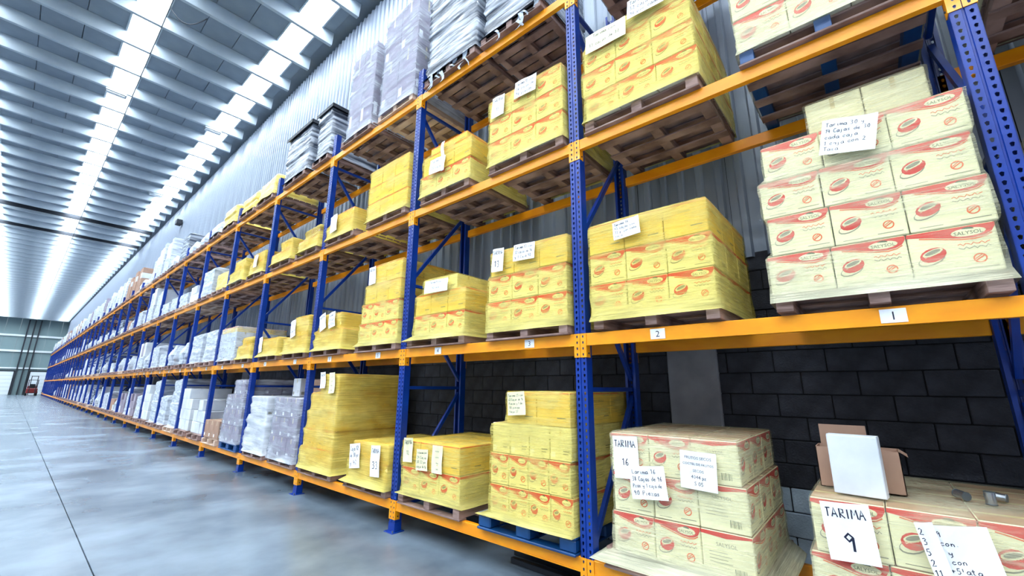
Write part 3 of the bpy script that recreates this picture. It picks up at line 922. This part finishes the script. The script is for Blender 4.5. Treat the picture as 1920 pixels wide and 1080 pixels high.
B = lambda bay: (bay - 1) * L
LG = 'logo'
for lv in (1, 2, 3):
    for half in (0, 1):
        yc_ = -2 * L + (.64, 1.90)[half]
        p_ = thing('wooden_pallet', (.53, yc_, ZT[lv]), 'brown wooden pallet right of the first bay on the %s, %s' % (SHELF[lv], place(0, half)), 'pallet', 'pallets on the ' + SHELF[lv])
        for n_, me in PP[('wood', True)]: obj(n_, me, p_)
        t_ = thing('wrapped_load', (0, yc_, ZT[lv] + PH), 'cream carton load right of the first bay on the %s, %s' % (SHELF[lv], place(0, half)), 'wrapped load', 'wrapped loads')
        for k_ in range(3):
            for i_ in range(3):
                for j_ in range(3): obj('carton', carton('cream', .36, .335, .28), t_, (.14 + .36 * i_, -.335 + .335 * j_, .28 * k_))
        q_ = shell([(-.03, -.06, 1.06, -.53, .53), (.01, -.055, 1.05, -.52, .52), (.85, -.055, 1.05, -.52, .52)], None, lv + half, .006, 'fold')
        obj('stretch_wrap', q_.mesh('stretch_wrap', 'film_pale', True), t_)
# ---- second shelf
a = load(0, 0, 1, 'pale wrapped cream cartons with red bands, folded note',
         [(-2.50, -1.48, .262, 3, LG), (-2.52, -1.50, .262, 3, LG), (-2.50, -1.49, .262, 3, LG), (-2.53, -1.52, .262, 3, LG), (-2.42, -1.79, .36, 2, 'cream', .22, .8)],
         'film_pale', front=False, skirt=.055, amp=.006, yb=(-2.62, -1.48))
pp(a, -2.0, 3.165, .27, .23, ['Tarima 30 y', '14 Cajas de 30', 'cada caja', '1 caja con 2', 'Tasa'], 12, x=-.085, label='folded white note with handwriting')
a = load(0, 1, 1, 'yellow wrapped load with one small handwritten note',
         [(-1.16, -.15, .272, 3, LG), (-1.16, -.15, .270, 3, LG), (-1.15, -.15, .268, 3, 'yellow')], 'film_yellow', front=False, x1=1.1, skirt=.05)
pp(a, -.52, 2.925, .235, .155, ['Tarima 14', '45 cajas con', '32 p. por cada', 'caja'], -4, x=-.085, label='white note reading Tarima 14')
a = load(1, 0, 1, 'yellow wrapped load with two paper notes at its top',
         [(.08, 1.10, .272, 3, LG), (.08, 1.08, .270, 3, LG), (.08, 1.06, .268, 3, 'yellow')], 'film_yellow', flare=.02)
pp(a, .92, 2.93, .16, .25, ['TARIMA', '13'], 3, x=-.08, big=[1])
pp(a, .57, 2.95, .27, .17, ['Tarima 13 con', '32 cajas de 96', 'y 1 Caja 90'], 3, x=-.08)
a = load(1, 1, 1, 'yellow wrapped load with a peaked top layer',
         [(1.45, 2.36, .255, 3, LG), (1.44, 2.34, .255, 3, 'yellow'), (1.58, 2.2, .18, 2, 'cream')], 'film_yellow', yb=(1.42, 2.5), flare=.05, cap='closed')
pp(a, 1.9, 2.80, .42, .15, ['Tarima 4 con', '42 cajas'], 2, x=-.09, m_='paper')
a = load(2, 0, 1, 'tall yellow wrapped load stepped in at its top left',
         [(2.66, 3.64, .275, 3, LG), (2.66, 3.60, .275, 3, LG), (2.66, 3.56, .275, 3, 'yellow'), (2.67, 3.42, .27, 2, 'yellow')], 'film_yellow', yb=(2.64, 3.72))
pp(a, 3.38, 3.18, .17, .26, ['TARIMA', '7'], -4, x=-.06)
a = load(2, 1, 1, 'low yellow wrapped load with two tilted white notes',
         [(4.12, 5.02, .27, 3, 'yellow'), (4.2, 4.9, .25, 2, 'yellow')], 'film_deep', yb=(4.1, 5.1), cap='closed', amp=.016, flare=.05)
pp(a, 4.72, 2.63, .2, .26, ['TARIMA', '5'], -18, x=-.08)
pp(a, 4.42, 2.64, .2, .24, ['Tarima 5', '12 Cajas', 'y 30 pz'], -10, x=-.08)
a = load(3, 0, 1, 'yellow wrapped load rising in a step, one note',
         [(5.25, 6.25, .25, 3, 'yellow'), (5.25, 5.85, .34, 2, 'yellow')], 'film_deep', cap='closed', amp=.016, flare=.06)
pp(a, 5.85, 2.62, .2, .3, ['12', 'Cajas'], -12, x=-.07)
a = load(3, 1, 1, 'long low yellow wrapped load with one note',
         [(6.5, 7.45, .30, 3, 'yellow')], 'film_deep', cap='closed', amp=.018, flare=.06)
pp(a, 7.3, 2.42, .16, .3, ['8'], -10, x=-.07)
load(4, 0, 1, 'rounded yellow wrapped load, low and dented', [(7.75, 8.7, .24, 3, 'yellow'), (7.8, 8.45, .16, 2, 'yellow')], 'film_deep', cap='closed', amp=.025, flare=.06)
load(4, 1, 1, 'white cartons under yellow film on top', [(8.95, 10.05, .2, 3, 'white'), (8.95, 10.05, .2, 3, 'white'), (8.95, 10.05, .2, 3, 'white'), (8.97, 10.0, .12, 3, 'yellow')], 'film_clear', amp=.014)
# ---- lowest shelf
a = load(0, 0, 0, 'pale wrapped low load with note Tarima 9',
         [(-2.54, -1.50, .283, 3, LG), (-2.55, -1.51, .283, 3, LG)], 'film_pale', x1=1.05, skirt=.03, cap='closed', amp=.007)
pp(a, -1.685, .885, .215, .29, ['TARIMA', '9'], -3, x=-.075, big=[1], label='white sheet reading TARIMA 9')
pp(a, -2.01, .87, .07, .26, ['2', '3', '5', '2', '11'], -10, x=-.10)
pp(a, -2.11, .865, .235, .27, [': 9', 's con.', 'as y', 'ya con', 'as+5lata', 'racaya'], -8, x=-.085, label='folded white note with blue marker writing')
A01 = a
a = load(0, 1, 0, 'pale wrapped load with three white notes',
         [(-1.20, -.26, .277, 3, 'mix16'), (-1.19, -.27, .277, 3, 'mix16'), (-1.18, -.28, .277, 3, 'mix16')], 'film_pale', yb=(-1.28, -.12), flare=.07, skirt=.07, x1=1.06, cap='closed', amp=.009)
pp(a, -.40, 1.13, .20, .30, ['TARIMA', '16'], -2, x=-.06, big=[], label='white sheet reading TARIMA 16')
pp(a, -.57, .98, .265, .22, ['Larima 16', '38 Cajas de 96', 'Pzas y 1 caja de', '90 Piezas'], -6, x=-.085, label='white note in blue marker reading Larima 16')
pp(a, -.92, 1.10, .235, .24, ['FRUTOS SECOS', 'COCTEL DE FRUTOS', 'SECOS', '4044 pz', 'S 05'], 2, x=-.07, printed=True, label='printed sheet reading FRUTOS SECOS')
a = load(1, 0, 0, 'tall yellow wrapped stack on a blue pallet',
         [(.04, 1.02, .273, 4, LG), (.03, 1.0, .273, 4, LG), (.04, 1.0, .273, 4, 'cream'), (.10, .82, .29, 2, 'yellow')], 'film_yellow', pal='plastic', yb=(.0, 1.14), flare=.05, skirt=.01, cap='closed', amp=.012)
pp(a, .66, 1.49, .21, .21, ['Tarima 25 con', '63 Cajas de 96', 'Piezas y 1 de', '18 piezas', 'Mayo 27'], -4, x=-.08, m_='paper_y')
a = load(1, 1, 0, 'low yellow wrapped load with three notes',
         [(1.42, 2.40, .28, 3, LG), (1.44, 2.42, .28, 3, 'yellow')], 'film_yellow', yb=(1.38, 2.5), cap='closed', amp=.012, flare=.02, skirt=.02)
pp(a, 2.28, .93, .17, .26, ['TARIMA', '12'], -3, x=-.07, m_='paper_y')
pp(a, 2.02, .85, .2, .22, ['La tarima con', '24 Cajas', '30 22 por', 'caja de 96'], -3, x=-.07, m_='paper_y')
pp(a, 1.77, .88, .17, .28, ['FRUTOS', 'COCTEL', 'Mayo', '2405'], -1, x=-.065, m_='paper_y', printed=True)
a = load(2, 0, 0, 'low sloping yellow wrapped load with two notes',
         [(2.62, 3.62, .24, 3, 'yellow'), (2.66, 3.5, .22, 3, 'yellow')], 'film_deep', yb=(2.55, 3.72), cap='closed', amp=.016, flare=.05)
pp(a, 2.92, .74, .2, .36, ['TARIMA', '33'], -4, x=-.08, big=[1], label='white sheet reading TARIMA 33')
pp(a, 3.42, .75, .25, .3, ['Caja 12', 'de 30 pz', 'y 42'], -8, x=-.07)
a = load(2, 1, 0, 'tallest deep yellow wrapped stack narrowing towards its top',
         [(4.05, 5.10, .265, 3, 'yellow'), (4.06, 5.02, .265, 3, 'yellow'), (4.05, 4.98, .265, 3, 'yellow'), (4.05, 4.88, .27, 3, 'yellow'), (4.06, 4.62, .27, 2, 'yellow')],
         'film_deep', yb=(4.02, 5.14), cap='closed', amp=.014)
pp(a, 4.50, 1.72, .16, .24, ['TARIMA', '32'], -3, x=-.08)
pp(a, 4.22, 1.68, .17, .30, ['COCTEL', 'FRUTOS', '30 Mayo', '2405'], -3, x=-.075, m_='paper_y', printed=True)
a = load(3, 0, 0, 'grey cartons in clear wrap with boxes on top',
         [(5.25, 6.35, .32, 3, 'grey'), (5.25, 6.32, .32, 3, 'grey'), (5.27, 6.28, .32, 3, 'grey')], 'film_clear', amp=.016, flare=.02)
def bx(y, z, x, d, wd, h, kind, label, rz=0):
    return tag(obj('cardboard_box', carton(kind, d, wd, h), None, (x, y, z), (0, 0, rz)), label, 'box')
bx(5.62, .34 + PH + .975, .55, .5, .62, .30, 'brown', 'brown box on the grey cartons beside the third blue post')
bx(6.18, .34 + PH + .975, .45, .4, .3, .32, 'white', 'white box on the grey cartons, left of the brown box')
a = load(3, 1, 0, 'round shouldered white wrapped load', [(6.55, 7.55, .3, 3, 'white'), (6.57, 7.52, .32, 3, 'white'), (6.62, 7.4, .34, 2, 'white')], 'film_white', amp=.025, cap='closed', flare=.02)
a = load(4, 0, 0, 'tall grey brown wrapped stack on a blue pallet', [(7.85, 9.0, .33, 3, 'grey'), (7.85, 8.98, .33, 3, 'grey'), (7.87, 8.9, .3, 3, 'grey'), (7.87, 8.5, .3, 2, 'grey')], 'film_clear', pal='plastic', amp=.018, flare=.01, skirt=0)
a = load(4, 1, 0, 'bare brown cartons on a pale wooden pallet', [(9.22, 10.25, .38, 3, 'brown')], None, pal='wood_pale', x0=-.02, x1=.5, nx=2)
bx(9.55, ZT[0] + PH, .82, .5, .6, .72, 'white', 'white box standing behind the bare brown cartons')
# ---- third shelf
load(0, 0, 2, 'pale wrapped load over blue pallet blocks', [(-2.5, -1.48, .28, 3, LG), (-2.5, -1.47, .28, 3, LG), (-2.5, -1.47, .28, 3, LG)], 'film_pale', skirt=.04, pal='blue_blocks')
a = load(0, 1, 2, 'big yellow wrapped load with large sheets at its top',
         [(-1.19, -.15, .262, 3, LG), (-1.19, -.14, .262, 3, LG), (-1.17, -.15, .26, 3, LG), (-1.12, -.19, .14, 3, 'cream')], 'film_yellow', x1=1.1, skirt=.03)
pp(a, -.42, 4.90, .42, .2, ['Tarima con', '33 cajas de 32'], 2, x=-.075, m_='paper_y')
pp(a, -.83, 5.00, .34, .19, ['Tarima 12 y', '32 cajas de', '96 por cada'], 4, x=-.09)
a = load(1, 0, 2, 'yellow wrapped load with two large notes',
         [(.08, 1.12, .28, 3, LG), (.08, 1.12, .28, 3, LG), (.10, 1.12, .27, 3, LG)], 'film_yellow')
pp(a, .96, 4.80, .19, .26, ['TARIMA', '15'], 3, x=-.07, m_='paper')
pp(a, .55, 4.85, .30, .2, ['Tarima 15 con', '36 cajas de', '96 piezas'], 4, x=-.08)
a = load(1, 1, 2, 'yellow wrapped load with white ribbon and note',
         [(1.43, 2.38, .27, 3, LG), (1.43, 2.36, .27, 3, 'yellow'), (1.5, 2.2, .09, 2, 'yellow')], 'film_yellow', cap='closed', flare=.03, amp=.012)
pp(a, 2.0, 4.42, .30, .20, ['Tarima 17', '22 cajas'], 4, x=-.09)
q = MB()
for j in range(10):
    t = j / 10
    q.quad((-.06 - .01 * sin(t * 9), -.03 + .01 * sin(t * 5), .62 - t * .42), (-.06 - .01 * sin(t * 9), .03 + .01 * sin(t * 5), .62 - t * .42),
           (-.06 - .01 * sin(t * 9 + .9), .03 + .01 * sin(t * 5 + .5), .578 - t * .42), (-.06 - .01 * sin(t * 9 + .9), -.03 + .01 * sin(t * 5 + .5), .578 - t * .42))
obj('ribbon', q.mesh('ribbon', 'paper'), a[0], (-.02, .0, 0))
load(2, 0, 2, 'plain yellow wrapped load of three even carton rows', [(2.66, 3.72, .27, 3, 'yellow'), (2.66, 3.72, .27, 3, 'yellow'), (2.66, 3.70, .27, 3, 'yellow')], 'film_yellow')
a = load(2, 1, 2, 'low yellow wrapped load with one curved white sheet', [(4.12, 5.0, .22, 3, 'yellow'), (4.15, 4.9, .16, 2, 'yellow')], 'film_deep', cap='closed', amp=.02, flare=.03)
pp(a, 4.72, 4.32, .22, .3, ['21'], -6, x=-.08)
load(3, 0, 2, 'crumpled yellow wrapped load with an open box in it', [(5.2, 6.15, .2, 3, 'yellow'), (5.3, 5.9, .16, 2, 'brown')], 'film_deep', cap='fold', amp=.03, flare=.05)
load(3, 1, 2, 'sloping yellow wrapped load', [(6.45, 7.45, .2, 3, 'yellow'), (6.45, 7.0, .18, 2, 'yellow')], 'film_deep', cap='closed', amp=.025, flare=.05)
a = load(4, 0, 2, 'small yellow wrapped load with a white note', [(7.85, 8.75, .24, 3, 'yellow'), (7.9, 8.6, .2, 2, 'yellow')], 'film_deep', cap='closed', amp=.02)
pp(a, 8.3, 4.35, .2, .28, ['6'], 3, x=-.08)
load(4, 1, 2, 'crumpled pale yellow wrapped load', [(9.1, 10.1, .24, 3, 'cream'), (9.1, 9.8, .25, 2, 'yellow')], 'film_deep', cap='closed', amp=.03, flare=.05)
# ---- top shelf
load(0, 0, 3, 'grey wrapped load above the picture edge', [(-2.5, -1.5, .3, 3, 'grey'), (-2.5, -1.5, .3, 3, 'grey')], 'film_grey')
load(0, 1, 3, 'grey wrapped load over a dark pallet', [(-1.2, -.2, .3, 3, 'grey'), (-1.2, -.2, .3, 3, 'grey')], 'film_grey')
def wrapped(bay, half, lv, desc, y0, y1, z, wrapm, x0=-.05, x1=1.0, lid=False, pal='wood', amp=.02, tiers=4, carton_=None, group='wrapped loads', dome=0.0, stripe=None):
    """a load hidden under opaque film: tiers bulge, seams pinch"""
    seed = bay * 5 + half + lv * 11
    y0 = max(y0, (bay - 1) * 2.6 + .12); y1 = min(y1, bay * 2.6 - .12)
    r = random.Random(seed)
    yc = (y0 + y1) / 2
    pallet(bay, half, lv, yc, min(1.1, y1 - y0 + .02), pal, True, .51, radians(r.uniform(-1, 1)))
    zb = ZT[lv] + PH
    root = thing('wrapped_load', (0, yc, zb), '%s, %s, %s bay, %s' % (desc, SHELF[lv], ORD[bay], place(bay, half)), 'wrapped load', group)
    hgt = z - zb; rings = [(-.03, x0 - .03, x1 + .02, y0 - yc - .02, y1 - yc + .02)]
    for t in range(tiers):
        i0 = r.uniform(0, .03) + t * .008; j0 = r.uniform(0, .03)
        za, zc_ = hgt * t / tiers, hgt * (t + 1) / tiers
        rings.append((za + .015, x0 + j0, x1 - j0, y0 - yc + i0, y1 - yc - j0))
        rings.append((zc_ - .015, x0 + j0, x1 - j0, y0 - yc + i0, y1 - yc - j0))
        if t < tiers - 1: rings.append((zc_, x0 + j0 + .012, x1 - j0 - .012, y0 - yc + i0 + .012, y1 - yc - j0 - .012))
    if dome: rings.append((hgt + dome, x0 + .12, x1 - .12, y0 - yc + .12, y1 - yc - .12))
    q = shell(rings, None, seed, amp, 'closed', sag=dome * .3)
    obj('stretch_wrap', q.mesh('stretch_wrap', wrapm, True), root)
    if lid:
        q = MB(); q.box(x0 - .03, y0 - yc - .03, hgt, x1 + .03, y1 - yc + .03, hgt + .025, 0, .005)
        q.box(x0 - .03, y0 - yc - .03, hgt - .05, x0 - .02, y1 - yc + .03, hgt); q.box(x0 - .03, y0 - yc - .03, hgt - .05, x1 + .03, y0 - yc - .02, hgt)
        obj('lid', q.mesh('load_lid', 'dark_steel'), root)
    if carton_:
        q = MB(); n_ = 3
        for j in range(n_):
            wd = (y1 - y0 - .08) / n_
            q.box(x0 + .02, y0 - yc + .04 + j * wd + .004, 0.01, x1 - .06, y0 - yc + .04 + (j + 1) * wd - .004, hgt - .02, 0, .006)
        obj('cartons', q.mesh('cartons', carton_), root)
    return root, zb, yc
def strands(a, n_=5):
    """loose film tails hanging below a load"""
    r = random.Random(n_ + int(a[2] * 10)); q = MB()
    for i in range(n_):
        y = r.uniform(-.4, .4); x = r.uniform(-.07, -.045); ln = r.uniform(.12, .3); w_ = r.uniform(.02, .05)
        for j in range(6):
            t0, t1 = j / 6, (j + 1) / 6
            f_ = lambda t: (x - .03 * t + .02 * sin(t * 7 + i), y + .05 * sin(t * 4 + i), -.0 - ln * t)
            p, s = f_(t0), f_(t1); u, v = w_ * (1 - t0 * .7), w_ * (1 - t1 * .7)
            q.quad((p[0], p[1] - u, p[2]), (p[0], p[1] + u, p[2]), (s[0], s[1] + v, s[2]), (s[0], s[1] - v, s[2]))
    tag(obj('film_tail', q.mesh('film_tail', 'film_grey'), a[0]), kind='stuff')
a = wrapped(1, 0, 3, 'bulky grey film wrapped load', .35, 1.28, 7.1, 'grey_wrap'); strands(a)
a = wrapped(1, 1, 3, 'bulky grey wrapped load with torn film below', 1.38, 2.42, 7.3, 'grey_wrap'); strands(a, 7)
load(2, 0, 3, 'tall upright mauve grey cartons in clear film', [(2.7, 3.62, .9, 2, 'grey'), (2.7, 3.62, .9, 2, 'grey')], 'film_clear', pal='wood_pale', amp=.016, flare=0)
load(2, 1, 3, 'tall narrow mauve grey carton in clear film', [(3.9, 4.68, 1.62, 2, 'grey')], 'film_clear', amp=.014, flare=0, yb=(3.85, 4.85))
wrapped(3, 0, 3, 'dark lidded load in silver grey film', 5.0, 5.95, 6.95, 'grey_wrap', lid=True, tiers=5)
wrapped(3, 1, 3, 'silver grey wrapped load with a thin dark lid', 6.2, 7.4, 7.0, 'grey_wrap', lid=True, tiers=5)
wrapped(4, 0, 3, 'low yellow sack load', 7.85, 8.9, 6.38, 'yellow_wrap', dome=.1, tiers=2, amp=.03)
wrapped(4, 1, 3, 'low pale yellow sack load', 9.1, 10.1, 6.35, 'yellow_wrap', dome=.08, tiers=2, amp=.03)
wrapped(5, 0, 3, 'small yellow sack load', 10.5, 11.5, 6.4, 'yellow_wrap', dome=.08, tiers=2, amp=.03)
wrapped(5, 1, 3, 'small low white and yellow sack load', 11.8, 12.8, 6.25, 'white_wrap', dome=.06, tiers=1, amp=.03)

# ------------------------------------------------------------------ far loads: shared shapes
def make_variant(kind, h, seed):
    r = random.Random(seed); q = MB(); mats = ['white_wrap', 'carton_w', 'carton_b', 'carton_g', 'yellow_wrap', 'grey_wrap', 'plastic_blue', 'red']
    if kind in ('wrap', 'ywrap', 'gwrap'):
        mi = {'wrap': 0, 'ywrap': 4, 'gwrap': 5}[kind]
        t = max(1, round(h / .34)); rings = [(-.02, -.07, 1.02, -.52, .52)]
        for i in range(t):
            j = r.uniform(0, .05) + i * .012; k = r.uniform(0, .05)
            rings += [(h * i / t + .015, -.04 + j * .5, 1 - j, -.5 + j, .5 - k), (h * (i + 1) / t - .015, -.04 + j * .5, 1 - j, -.5 + j, .5 - k)]
        rings.append((h + .05, .1, .85, -.35, .3))
        shell(rings, None, seed, .025, 'closed', .09, 6, mi, q)
    elif kind == 'boxes':
        t = max(1, round(h / .3)); hh = h / t; c0 = r.choice([1, 1, 3, 2, 3])
        for i in range(t):
            for y in range(3):
                if i == t - 1 and r.random() < .3: continue
                for x in range(2):
                    mi = c0 if r.random() < .85 else 1
                    q.box(-.03 + x * .5 + r.uniform(0, .02), -.5 + y * .335, i * hh + .004, .46 + x * .5, -.5 + y * .335 + .325, (i + 1) * hh, mi, .008)
    elif kind == 'tall':
        n_ = r.choice([2, 3])
        for y in range(n_):
            wd = .95 / n_; hh = h * r.uniform(.82, 1)
            q.box(-.02, -.48 + y * wd, .0, .8, -.48 + (y + 1) * wd - .02, hh, r.choice([0, 3, 1]), .01)
        shell([(-.02, -.05, .84, -.5, .5), (h * .4, -.04, .82, -.49, .49), (h * .45, -.03, .81, -.485, .485)], None, seed, .02, 'none', .1, 6, 0, q)
    elif kind == 'bags':
        for i in range(6):
            cx, cy, cz = r.uniform(.1, .7), r.uniform(-.35, .35), 0
            rr = r.uniform(.18, .26); hb = h * r.uniform(.6, 1)
            rings = [(0, cx - rr, cx + rr, max(-.5, cy - rr), min(.5, cy + rr)), (hb * .5, cx - rr * 1.05, cx + rr * 1.05, max(-.51, cy - rr * 1.05), min(.51, cy + rr * 1.05)), (hb, cx - rr * .5, cx + rr * .5, cy - rr * .5, cy + rr * .5)]
            shell(rings, None, seed + i, .04, 'closed', .1, 4, r.choice([0, 0, 0, 1, 6 if r.random() < .3 else 0]), q)
    me = q.mesh('wrapped_load', mats, False)
    return me
VAR = {}
rnd2 = random.Random(5)
for kind, hs in (('wrap', (.45, .75, 1.05, 1.35)), ('boxes', (.5, .8, 1.1, 1.35)), ('tall', (1.1, 1.45)), ('bags', (.45, .7)), ('ywrap', (.5,)), ('gwrap', (.9,))):
    for h in hs:
        for s in range(2): VAR.setdefault((kind, h), []).append(make_variant(kind, h, int(h * 100) + s * 17))
words = {'wrap': 'white film wrapped load', 'boxes': 'stack of cartons', 'tall': 'tall upright pale cartons', 'bags': 'heap of pale bagged goods', 'ywrap': 'yellow film wrapped load', 'gwrap': 'grey film wrapped load'}
size = lambda h: 'low' if h < .6 else 'mid height' if h < 1 else 'high'
fixed = {  # (bay, half, level): (kind, height)
    (5, 0, 0): ('boxes', .8), (5, 1, 0): ('boxes', 1.1), (6, 0, 0): ('wrap', 1.35), (6, 1, 0): ('wrap', .75), (7, 0, 0): ('wrap', 1.35), (7, 1, 0): ('boxes', 1.1), (8, 0, 0): ('wrap', .75), (8, 1, 0): ('boxes', .8),
    (5, 0, 1): ('wrap', .75), (5, 1, 1): ('wrap', .75), (6, 0, 1): ('bags', .7), (6, 1, 1): ('bags', .7), (7, 0, 1): ('wrap', .45), (7, 1, 1): ('wrap', .75), (8, 0, 1): ('bags', .7), (8, 1, 1): ('tall', 1.1),
    (5, 0, 2): ('ywrap', .5), (5, 1, 2): ('wrap', .75), (6, 0, 2): ('boxes', .5), (6, 1, 2): ('wrap', .45), (7, 0, 2): ('wrap', .45), (7, 1, 2): ('wrap', .45), (8, 0, 2): ('tall', 1.1), (8, 1, 2): ('tall', 1.45),
    (6, 0, 3): ('bags', .45), (6, 1, 3): ('bags', .45), (7, 0, 3): ('gwrap', .9), (7, 1, 3): ('bags', .45), (8, 0, 3): ('tall', 1.45), (8, 1, 3): ('tall', 1.45), (9, 0, 3): ('tall', 1.1), (9, 1, 3): ('bags', .45), (10, 0, 3): ('bags', .7),
}
r = random.Random(3)
for bay in range(5, NB):
    for lv in range(4):
        for half in (0, 1):
            if bay == 5 and lv == 3: continue
            kk = fixed.get((bay, half, lv))
            if kk is None:
                if bay > 17 and lv < 3 and r.random() < (.12 if bay < 22 else .35 if bay < 26 else .85) and bay < 34: continue
                pool = [('wrap', .75), ('wrap', 1.05), ('boxes', .8), ('boxes', 1.1), ('boxes', .5), ('gwrap', .9), ('tall', 1.1), ('bags', .7), ('bags', .7)]
                if lv == 3: pool = [('tall', 1.45), ('wrap', 1.35), ('wrap', 1.05), ('boxes', 1.35), ('tall', 1.45)]
                if lv == 1: pool = [('bags', .7), ('bags', .45), ('bags', .7), ('wrap', .45), ('boxes', .5), ('boxes', .8), ('wrap', 1.05), ('tall', 1.1), ('gwrap', .9)]
                if lv == 2: pool = [('bags', .45), ('bags', .7), ('wrap', .45), ('boxes', .5), ('wrap', .75), ('boxes', .8), ('tall', 1.1), ('gwrap', .9)]
                kk = r.choice(pool)
            yc = B(bay) + (.64 if half == 0 else 1.96) + r.uniform(-.03, .03)
            pallet(bay, half, lv, yc, 1.02, 'wood' if r.random() < .8 else 'wood_pale', True, .52)
            me = r.choice(VAR[kk])
            o = obj('wrapped_load', me, None, (.05 if bay < 9 else .1, yc, ZT[lv] + PH), (0, 0, r.uniform(-.015, .015)), (1, 1, r.uniform(.94, 1.06)))
            if bay < 16:
                tag(o, '%s %s, %s, %s bay, %s' % (size(kk[1]), words[kk[0]], SHELF[lv], ORD[bay], place(bay, half)), 'wrapped load', 'wrapped loads')
            else:
                tag(o, 'small pale load far down the %s, past the sixteenth bay' % SHELF[lv], 'wrapped load', 'loads far down the ' + SHELF[lv])

# ------------------------------------------------------------------ things lying on the low near load
zt = A01[1] + .566 + .012
o = tag(obj('white_box', None, None, (.12, -1.755, zt)), 'plain white box standing upright on the near low load', 'box')
q = MB(); q.box(-.04, -.118, 0, .04, .118, .325, 0, .004); obj('shell', q.mesh('white_box_shell', 'carton_w'), o)
q = MB(); q.box(-.038, -.116, .325, .038, .116, .328); obj('flap', q.mesh('white_box_flap', 'carton_w'), o)
o.rotation_euler = (0, 0, -.12)
o = tag(obj('cardboard_box', None, None, (.36, -1.755, zt)), 'open brown cardboard box behind the white box', 'box')
q = MB()
for (x0_, y0_, x1_, y1_) in ((-.10, -.2, -.096, .2), (.096, -.2, .10, .2), (-.10, -.2, .10, -.196), (-.10, .196, .10, .2)): q.box(x0_, y0_, 0, x1_, y1_, .235)
q.box(-.10, -.2, 0, .10, .2, .004); obj('shell', q.mesh('brown_box_shell', 'carton_b'), o)
q = MB(); q.box(.094, -.06, .235, .098, .185, .36); obj('flap', q.mesh('brown_box_flap', 'carton_b'), o)
q = MB(); q.quad((-.10, -.2, .2355), (.098, -.2, .2355), (.098, -.235, .21), (-.10, -.235, .21)); obj('flap', q.mesh('brown_box_flap', 'carton_b'), o)
def can(x, y, z, r_, h, lab, rot=(0, 0, 0)):
    o = tag(obj('tin_can', None, None, (x, y, z), rot), lab, 'can')
    q = MB(); q.bar((0, 0, 0), (0, 0, h), r_, 0, 20); obj('body', q.mesh('can_body', 'can'), o)
    q = MB(); q.bar((0, 0, h), (0, 0, h + .004), r_ * 1.05, 0, 20); q.bar((0, 0, -.001), (0, 0, .004), r_ * 1.05, 0, 20); obj('rim', q.mesh('can_rim', 'steel'), o)
can(.33, -2.285, zt, .022, .06, 'upright silver can on the near low load')
can(.36, -2.2, zt + .02, .022, .06, 'silver can lying by the upright can', (0, 1.5, .6))
can(.45, -2.36, zt + .02, .02, .08, 'thin silver can lying behind the upright can', (0, 1.5, 1.2))
# bars lying on the floor under the rack
for i, (x, y0_) in enumerate(((.25, -.6), (.42, -.5))):
    q = MB(); q.box(x, y0_, .002, x + .05, y0_ + 1.6, .05, 0, .004)
    tag(obj('steel_bar', q.mesh('steel_bar', 'dark_steel')), ['dark steel bar on the floor under the lowest shelf, nearer the aisle', 'dark steel bar on the floor, deeper under the lowest shelf'][i], 'bar')
